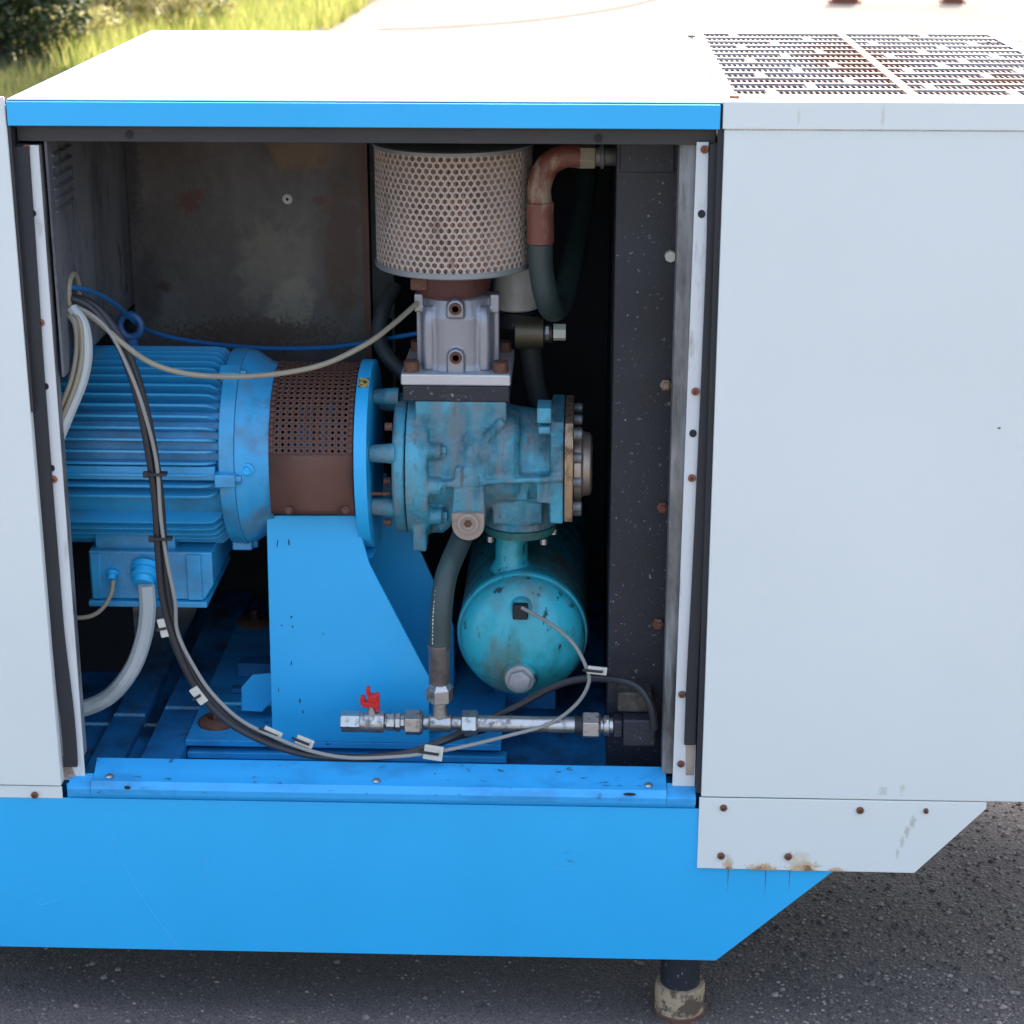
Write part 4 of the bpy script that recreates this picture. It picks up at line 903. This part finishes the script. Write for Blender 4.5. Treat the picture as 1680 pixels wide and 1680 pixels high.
MB().tube(path([(887, 398, .27), (888, 440, .275), (896, 486, .29), (908, 508, .34), (926, 485, .42), (942, 410, .52), (958, 330, .62), (966, 240, .70)]), .0212, 20).build('rubber_hose', M['hosegreen'], oh)
of_ = thing('oil_filter', 'off-white spin-on oil filter half hidden behind the silver valve and hose', 'filter', at(845, 500, .45))
p = at(847, 505, .45); MB().lathe([(0, .038), (.003, .042), (.07, .042), (.08, .038), (.08, 0)], (p.x, .45, p.z), 'z', 36).build('filter_can', M['filtercream'], of_)
MB().lathe([(-.03, .03), (-.03, .043), (-.002, .043), (-.002, .03)], (p.x, .45, p.z), 'z', 36).build('filter_head', M['black'], of_)
th_ = thing('thermostat_fitting', 'dark brass fitting with pale hexagon plugs behind the silver valve', 'fitting', at(870, 545, .42))
p = at(846, 545, .40); MB().lathe([(0, .03), (.05, .028), (.052, .018), (.065, .018)], p, 'x', 24).build('fitting_body', mat('dark_brass', (.10, .085, .055), .45, metal=.6, varc=.2), th_)
p = at(895, 545, .38); MB().lathe([(0, .014), (.006, .014)], p, 'x', 6).build('lock_nut', M['steel'], th_)
p = at(908, 545, .38); MB().lathe([(0, .015), (.022, .015)], p, 'x', 6, phase=.5).build('hex_plug', M['clip'], th_)
sh = MB().tube(path([(648, 470, .50), (628, 510, .46), (622, 555, .43), (640, 590, .40), (668, 618, .38)]), .014, 14).build('suction_hose', M['hosedark'])
tag(sh, 'thin dark grey hose curving down behind the silver valve flange', 'hose')
rh = MB().tube(path([(868, 560, .42), (880, 640, .44), (900, 700, .45), (950, 760, .5)]), .02, 14).build('return_hose', M['hosedark'])
tag(rh, 'dark hose dropping behind the right end of the compressor block', 'hose')

# ------------------------------------------------------------------ cables
def cable(name, pts, r, m, label, cat='cable', group=None, n=10):
    o = MB().tube(path(pts), r, n).build(name, m); tag(o, label, cat, group); return o
def shifted(pts, dx, dy=0, dY=0): return [(a_ + dx, b_ + dy, c_ + dY) for a_, b_, c_ in pts]
main = [(101, 488, .10), (130, 492, .10), (160, 510, .10), (190, 550, .095), (212, 595, .09), (232, 660, .085), (248, 740, .08), (259, 820, .08), (264, 900, .08), (270, 970, .08), (283, 1030, .08), (305, 1090, .08), (335, 1140, .08), (380, 1185, .075), (440, 1217, .07), (500, 1236, .066), (560, 1243, .066), (620, 1242, .066), (680, 1234, .066)]
cable('black_cable', shifted(main, -4) + [(730, 1214, .085), (790, 1186, .15), (850, 1158, .17), (905, 1128, .165), (955, 1114, .15), (1010, 1115, .12), (1048, 1128, .10), (1068, 1160, .09), (1074, 1196, .088)], .0070, M['cableblack'], 'thick black cable sweeping down past the motor and looping up to the black block')
cable('black_cable', shifted(main, 5, -1, .004) + [(740, 1212, .10), (800, 1195, .17), (840, 1175, .2)], .0062, M['cableblack'], 'second black cable bound beside the thick one, ending under the pipe tube')
cable('grey_cable', [(103, 500, .10), (140, 510, .095), (180, 545, .088), (214, 612, .08), (238, 680, .075), (257, 760, .072), (264, 850, .072), (274, 920, .072), (287, 985, .072), (292, 1040, .078), (322, 1100, .076), (352, 1142, .074), (396, 1182, .07), (452, 1210, .064), (510, 1232, .06), (570, 1243, .058), (640, 1242, .058), (700, 1236, .06), (760, 1225, .07), (830, 1208, .1), (900, 1188, .11), (945, 1156, .105), (966, 1120, .10), (960, 1090, .11), (940, 1055, .13), (910, 1028, .16), (880, 1010, .19), (856, 997, .208)], .0034, M['cablegrey'], 'thin pale grey cable following the black bundle and curling up to the tank sensor', n=8)
cable('cream_cable', [(103, 505, .10), (140, 513, .10), (170, 535, .095), (200, 562, .085), (245, 594, .07), (300, 612, .07), (370, 618, .09), (450, 614, .12), (530, 598, .14), (600, 565, .18), (645, 532, .23), (684, 498, .29)], .0046, M['cream'], 'cream cable sagging across the motor top towards the silver valve')
cable('blue_air_hose', [(106, 470, .10), (135, 474, .14), (170, 487, .22), (200, 508, .30), (222, 530, .38), (262, 549, .45), (330, 562, .48), (430, 571, .50), (540, 570, .50), (620, 558, .47), (690, 546, .42)], .0042, M['airblue'], 'thin blue air hose running from the grommet behind the lifting eye', 'hose')
cable('grey_conduit', [(118, 505, .10), (136, 535, .09), (141, 580, .085), (133, 625, .08), (115, 670, .07), (98, 712, .06), (78, 770, .055), (60, 840, .055)], .0115, M['conduit'], 'thick pale grey conduit bending down beside the left upright', 'conduit')
cable('cream_cable', [(103, 510, .10), (122, 530, .085), (126, 570, .08), (118, 620, .07), (100, 668, .06), (78, 720, .055)], .0045, M['cream'], 'cream cable nearest the left upright, dropping from the grommet')
cable('cream_cable', [(106, 508, .10), (130, 526, .082), (135, 575, .075), (126, 625, .066), (108, 672, .057), (82, 730, .052)], .0040, M['cream'], 'cream cable lying against the thick grey conduit')
p = pgg + gd * .030
cable('grey_conduit', [(240, 960, .17), (242, 1000, .165), (236, 1045, .16), (218, 1095, .155), (185, 1138, .15), (145, 1160, .145), (100, 1168, .14), (60, 1165, .14)], .0150, M['conduit'], 'thick grey conduit curving down from the motor terminal box', 'conduit')
cable('grey_cable', [(186, 952, .18), (182, 975, .172), (168, 998, .165), (148, 1011, .16), (120, 1013, .155), (90, 1005, .15)], .0040, M['cream'], 'short thin cable leaving the left gland of the terminal box')
# grommet in the partition wall
p = at(101, 490, .10)
gr = MB().torus((.0485, p.y + .03, p.z), .034, .005, 'x', 28, 8).build('cable_grommet', M['cream']); tag(gr, 'round cream grommet in the grey partition where the cables emerge', 'grommet')
# clips
def clip(px, py, Y, w_, h_, ang, lab):
    p = at(px, py, Y)
    t = thing('cable_clip', lab, 'cable clip', p, 'white nylon cable clips')
    o = MB().box(-w_ / 2, w_ / 2, -.003, .003, -h_ / 2, h_ / 2).build('clip_base', M['clip'], t, bevel=.0015, at=(0, 0, 0)); o.location = (0, 0, 0); o.rotation_euler = (0, ang, 0)
    o2 = MB().box(-w_ * .75, w_ * .28, -.006, -.003, -.0022, .0022).build('cable_tie', M['rubber'], t, bevel=.0005, at=(0, 0, 0)); o2.location = (0, 0, 0); o2.rotation_euler = (0, ang, 0)
clip(269, 1030, .078, .017, .034, -.2, 'white cable clip highest up, left of the black cables below the terminal box')
clip(326, 1141, .074, .017, .034, -.6, 'white cable clip left of the black cables above the left mount')
clip(447, 1203, .07, .034, .016, .45, 'white cable clip at the foot of the bracket, left one of the close pair')
clip(500, 1217, .066, .032, .016, .4, 'white cable clip at the foot of the bracket, right one of the close pair')
clip(711, 1235, .052, .034, .027, .15, 'square white cable clip under the pipe tee, in front of the sill')
clip(980, 1100, .095, .034, .014, .1, 'white cable clip right of the teal tank, above the pipe')
def tie(px, py, Y):
    p = at(px, py, Y)
    o = MB().box(p.x - .017, p.x + .015, p.y - .002, p.y + .014, p.z - .0025, p.z + .0025).box(p.x - .024, p.x - .014, p.y - .003, p.y + .006, p.z - .005, p.z + .005).build('cable_tie', M['rubber'], bevel=.001)
    return o
tag(tie(258, 779, .068), 'black cable tie round the bundle in front of the motor side pad', 'cable tie', 'black cable ties round the bundle')
tag(tie(267, 885, .068), 'black cable tie round the bundle at the bottom of the motor fins', 'cable tie', 'black cable ties round the bundle')

# ------------------------------------------------------------------ background planting and yard things
def leaf_mat(name, c1, c2, tr=.45):
    m = bpy.data.materials.new(name); m.use_nodes = True; t = m.node_tree; N = t.nodes; L = t.links; N.clear()
    out = N.new('ShaderNodeOutputMaterial'); d = N.new('ShaderNodeBsdfPrincipled'); tr_ = N.new('ShaderNodeBsdfTranslucent'); mx = N.new('ShaderNodeMixShader'); mx.inputs[0].default_value = tr
    g_ = N.new('ShaderNodeNewGeometry'); r = N.new('ShaderNodeMix'); r.data_type = 'RGBA'; r.inputs[6].default_value = (*c1, 1); r.inputs[7].default_value = (*c2, 1)
    L.new(g_.outputs['Random Per Island'], r.inputs[0]); L.new(r.outputs[2], d.inputs['Base Color']); L.new(r.outputs[2], tr_.inputs[0]); d.inputs['Roughness'].default_value = .5
    L.new(d.outputs[0], mx.inputs[1]); L.new(tr_.outputs[0], mx.inputs[2]); L.new(mx.outputs[0], out.inputs[0]); return m
M['leafdark'] = leaf_mat('dark_leaves', (.018, .034, .010), (.06, .085, .02), .3)
M['leafyellow'] = leaf_mat('sunlit_leaves', (.16, .18, .03), (.48, .40, .20), .5)
M['leafgreen'] = leaf_mat('green_leaves', (.04, .075, .015), (.10, .12, .03), .45)
M['grass'] = leaf_mat('dry_grass', (.15, .22, .03), (.48, .43, .14), .5)
M['grassgreen'] = leaf_mat('green_grass', (.05, .085, .02), (.15, .13, .05), .45)
M['bark'] = mat('bark', (.06, .035, .025), .9, bump=(30, .8), varc=.3)
def leaves(mb, c, rx, ry, rz, n, s):
    for i in range(n):
        while 1:
            u = Vector((random.uniform(-1, 1), random.uniform(-1, 1), random.uniform(-1, 1)))
            if u.length < 1 and u.length > .35: break
        p = Vector(c) + Vector((u.x * rx, u.y * ry, u.z * rz))
        if p.z < .02: continue
        d = Vector((random.gauss(0, 1), random.gauss(0, 1), random.gauss(0, .7))).normalized(); e = d.cross(Vector((random.gauss(0, 1), random.gauss(0, 1), random.gauss(0, 1)))).normalized()
        L_ = s * random.uniform(.6, 1.4); w_ = L_ * .38
        mb.add([p - d * L_, p + e * w_, p + d * L_, p - e * w_], [(0, 1, 2, 3)])
def bush(name, base, clumps, n, s, m, label, cat, stems=3, sr=.03, h=1.2):
    t = thing(name, label, cat, base); b = Vector(base); mb = MB()
    for (dx, dy, dz, r) in clumps: leaves(mb, b + Vector((dx, dy, dz)), r, r, r * .9, n, s)
    mb.build('crown', m, t, smooth=False, recalc=False)
    for k in range(stems):
        a_ = random.uniform(0, 2 * PI); e = Vector((math.cos(a_), math.sin(a_), 0)) * random.uniform(.1, .45)
        MB().tube([b + Vector((e.x * .15, e.y * .15, 0)), b + e * .5 + Vector((0, 0, h * .5)), b + e + Vector((0, 0, h))], lambda q: sr * (1 - .75 * q), 8, smooth=4).build('trunk', M['bark'], t)
random.seed(11)
b0 = atz(20, 108, GZ)
bush('dark_shrub', (b0.x - .05, b0.y, GZ), [(0, 0, .40, .45), (-.5, .1, .45, .55), (.15, .2, .85, .5), (.32, .1, .50, .45), (.3, 0, .95, .5), (-.3, 0, 1.2, .6), (.25, .3, 1.5, .5)], 1800, .035, M['leafdark'], 'dark evergreen shrub at the far left edge behind the machine', 'shrub', 4, .035, 1.6)
b1 = atz(170, 70, GZ)
bush('yellow_shrub', (b1.x, b1.y + .4, GZ), [(0, 0, .35, .4), (.45, -.2, .3, .35), (.9, .1, .35, .35), (-.3, .3, .8, .5), (.3, .4, 1.1, .6)], 500, .05, M['leafyellow'], 'sunlit yellow green shrub just right of the dark evergreen', 'shrub', 5, .022, 1.3)
b2 = atz(330, 18, GZ)
bush('green_shrub', (b2.x, b2.y + 1.2, GZ), [(0, 0, .4, .5), (.8, .1, .45, .5), (1.5, .2, .4, .45), (-.7, 0, .6, .6), (.5, .4, 1.2, .7)], 600, .05, M['leafgreen'], 'bright green leafy shrub behind the tall dry grass', 'shrub', 4, .02, 1.2)
for (px, py, dy, n_, m_, lab) in ((120, 88, .1, 420, 'leafyellow', 'low pale leafy plant in front of the yellow shrub, beside the dark evergreen'), (235, 50, .2, 380, 'leafgreen', 'low green leafy plant in the dry grass right of the yellow shrub'), (430, 28, .1, 350, 'leafyellow', 'small yellow leafy plant in the grass nearest the pale yard'), (300, 45, .4, 450, 'leafyellow', 'bright bushy plant midway along the grass strip'), (365, 22, .3, 450, 'leafdark', 'dark leafy plant half lost in the tall grass'), (500, 16, .4, 350, 'leafgreen', 'green leafy plant at the far end of the grass strip'), (200, 62, .3, 500, 'leafyellow', 'dense pale leafy plant overlapping the yellow shrub on its right'), (400, 12, .6, 500, 'leafgreen', 'fresh green leafy plant behind the dark one in the grass')):
    b_ = atz(px, py, GZ)
    bush('leafy_plant', (b_.x, b_.y + dy, GZ), [(0, 0, .18, .22), (.25, .1, .22, .24), (-.2, .15, .25, .25)], n_, .035, M[m_], lab, 'plant', 3, .008, .35)
# brown leaning trunk beside the evergreen
p = atz(120, 40, GZ)
tl = thing('small_tree', 'small tree with reddish brown leaning trunk rising behind the yellow shrub', 'tree', (p.x, p.y + .8, GZ))
MB().tube([(p.x, p.y + .8, GZ), (p.x + .1, p.y + .8, .5), (p.x + .35, p.y + .8, 1.3), (p.x + .5, p.y + .9, 2.6)], lambda q: .05 * (1 - .5 * q), 10).build('trunk', M['bark'], tl)
mb = MB(); leaves(mb, (p.x + .5, p.y + .9, 3.0), 1.1, 1.1, .9, 2500, .05); mb.build('crown', M['leafgreen'], tl, smooth=False, recalc=False)
def grass(n, region, h, m, label):
    mb = MB()
    for i in range(n):
        x, y = region()
        H = h * random.uniform(.4, 1.3); a_ = random.uniform(0, 2 * PI); w_ = random.uniform(.003, .007); lean = H * random.uniform(.1, .6)
        dx, dy = math.cos(a_), math.sin(a_)
        mb.add([(x - w_, y, GZ), (x + w_, y, GZ), (x + dx * lean * .4 + w_ * .7, y + dy * lean * .4, H * .6), (x + dx * lean * .4 - w_ * .7, y + dy * lean * .4, H * .6), (x + dx * lean, y + dy * lean, H)], [(0, 1, 2, 3), (3, 2, 4)])
    mb.build('grass', m, kind='stuff', smooth=False, recalc=False, label=label)
def edge(y): return -2.5 + (y - 7) * .07 if y < 12 else (-2.15 + (y - 12) * .06 if y < 17 else -1.85 + (y - 17) * .03)
def reg1():
    while 1:
        y = random.uniform(13.5, 24); x = edge(y) - abs(random.gauss(0, 1.4)) + .05
        if y < b0.y + random.uniform(.6, 1.8) and x < b0.x + random.uniform(.3, 1.1): continue
        if math.sin(x * 3.1 + 1) * math.sin(y * 1.7) + random.uniform(-.6, .6) < -.35: continue
        return (x, y)
def reg2():
    y = random.uniform(9, 17); return (edge(y) - abs(random.gauss(0, 1.2)), y)
grass(13000, reg1, .26, M['grass'], 'tall dry yellow grass along the edge of the yard')
grass(16000, reg2, .11, M['grassgreen'], 'short green grass below the dark shrub')
# rusty steel supports standing on the yard at the top edge
def support(px, w_, lab):
    p = atz(px, 6, GZ + .004)
    t = thing('steel_support', lab, 'support', p, 'rusty steel supports standing on the yard')
    MB().box(p.x - w_, p.x + w_, p.y, p.y + .3, GZ + .004, GZ + .03).build('foot_plate', M['rust'], t, bevel=.003)
    MB().box(p.x - w_ * .8, p.x + w_ * .8, p.y + .04, p.y + .055, GZ + .03, 1.1).box(p.x - w_ * .8, p.x + w_ * .8, p.y + .20, p.y + .215, GZ + .03, 1.1).box(p.x - .01, p.x + .01, p.y + .055, p.y + .2, GZ + .03, 1.1).build('post', M['rust'], t, bevel=.002)
support(1388, .19, 'rusty steel support standing on the yard, left one at the top edge')
support(1566, .14, 'rusty steel support standing on the yard, right one at the top edge')
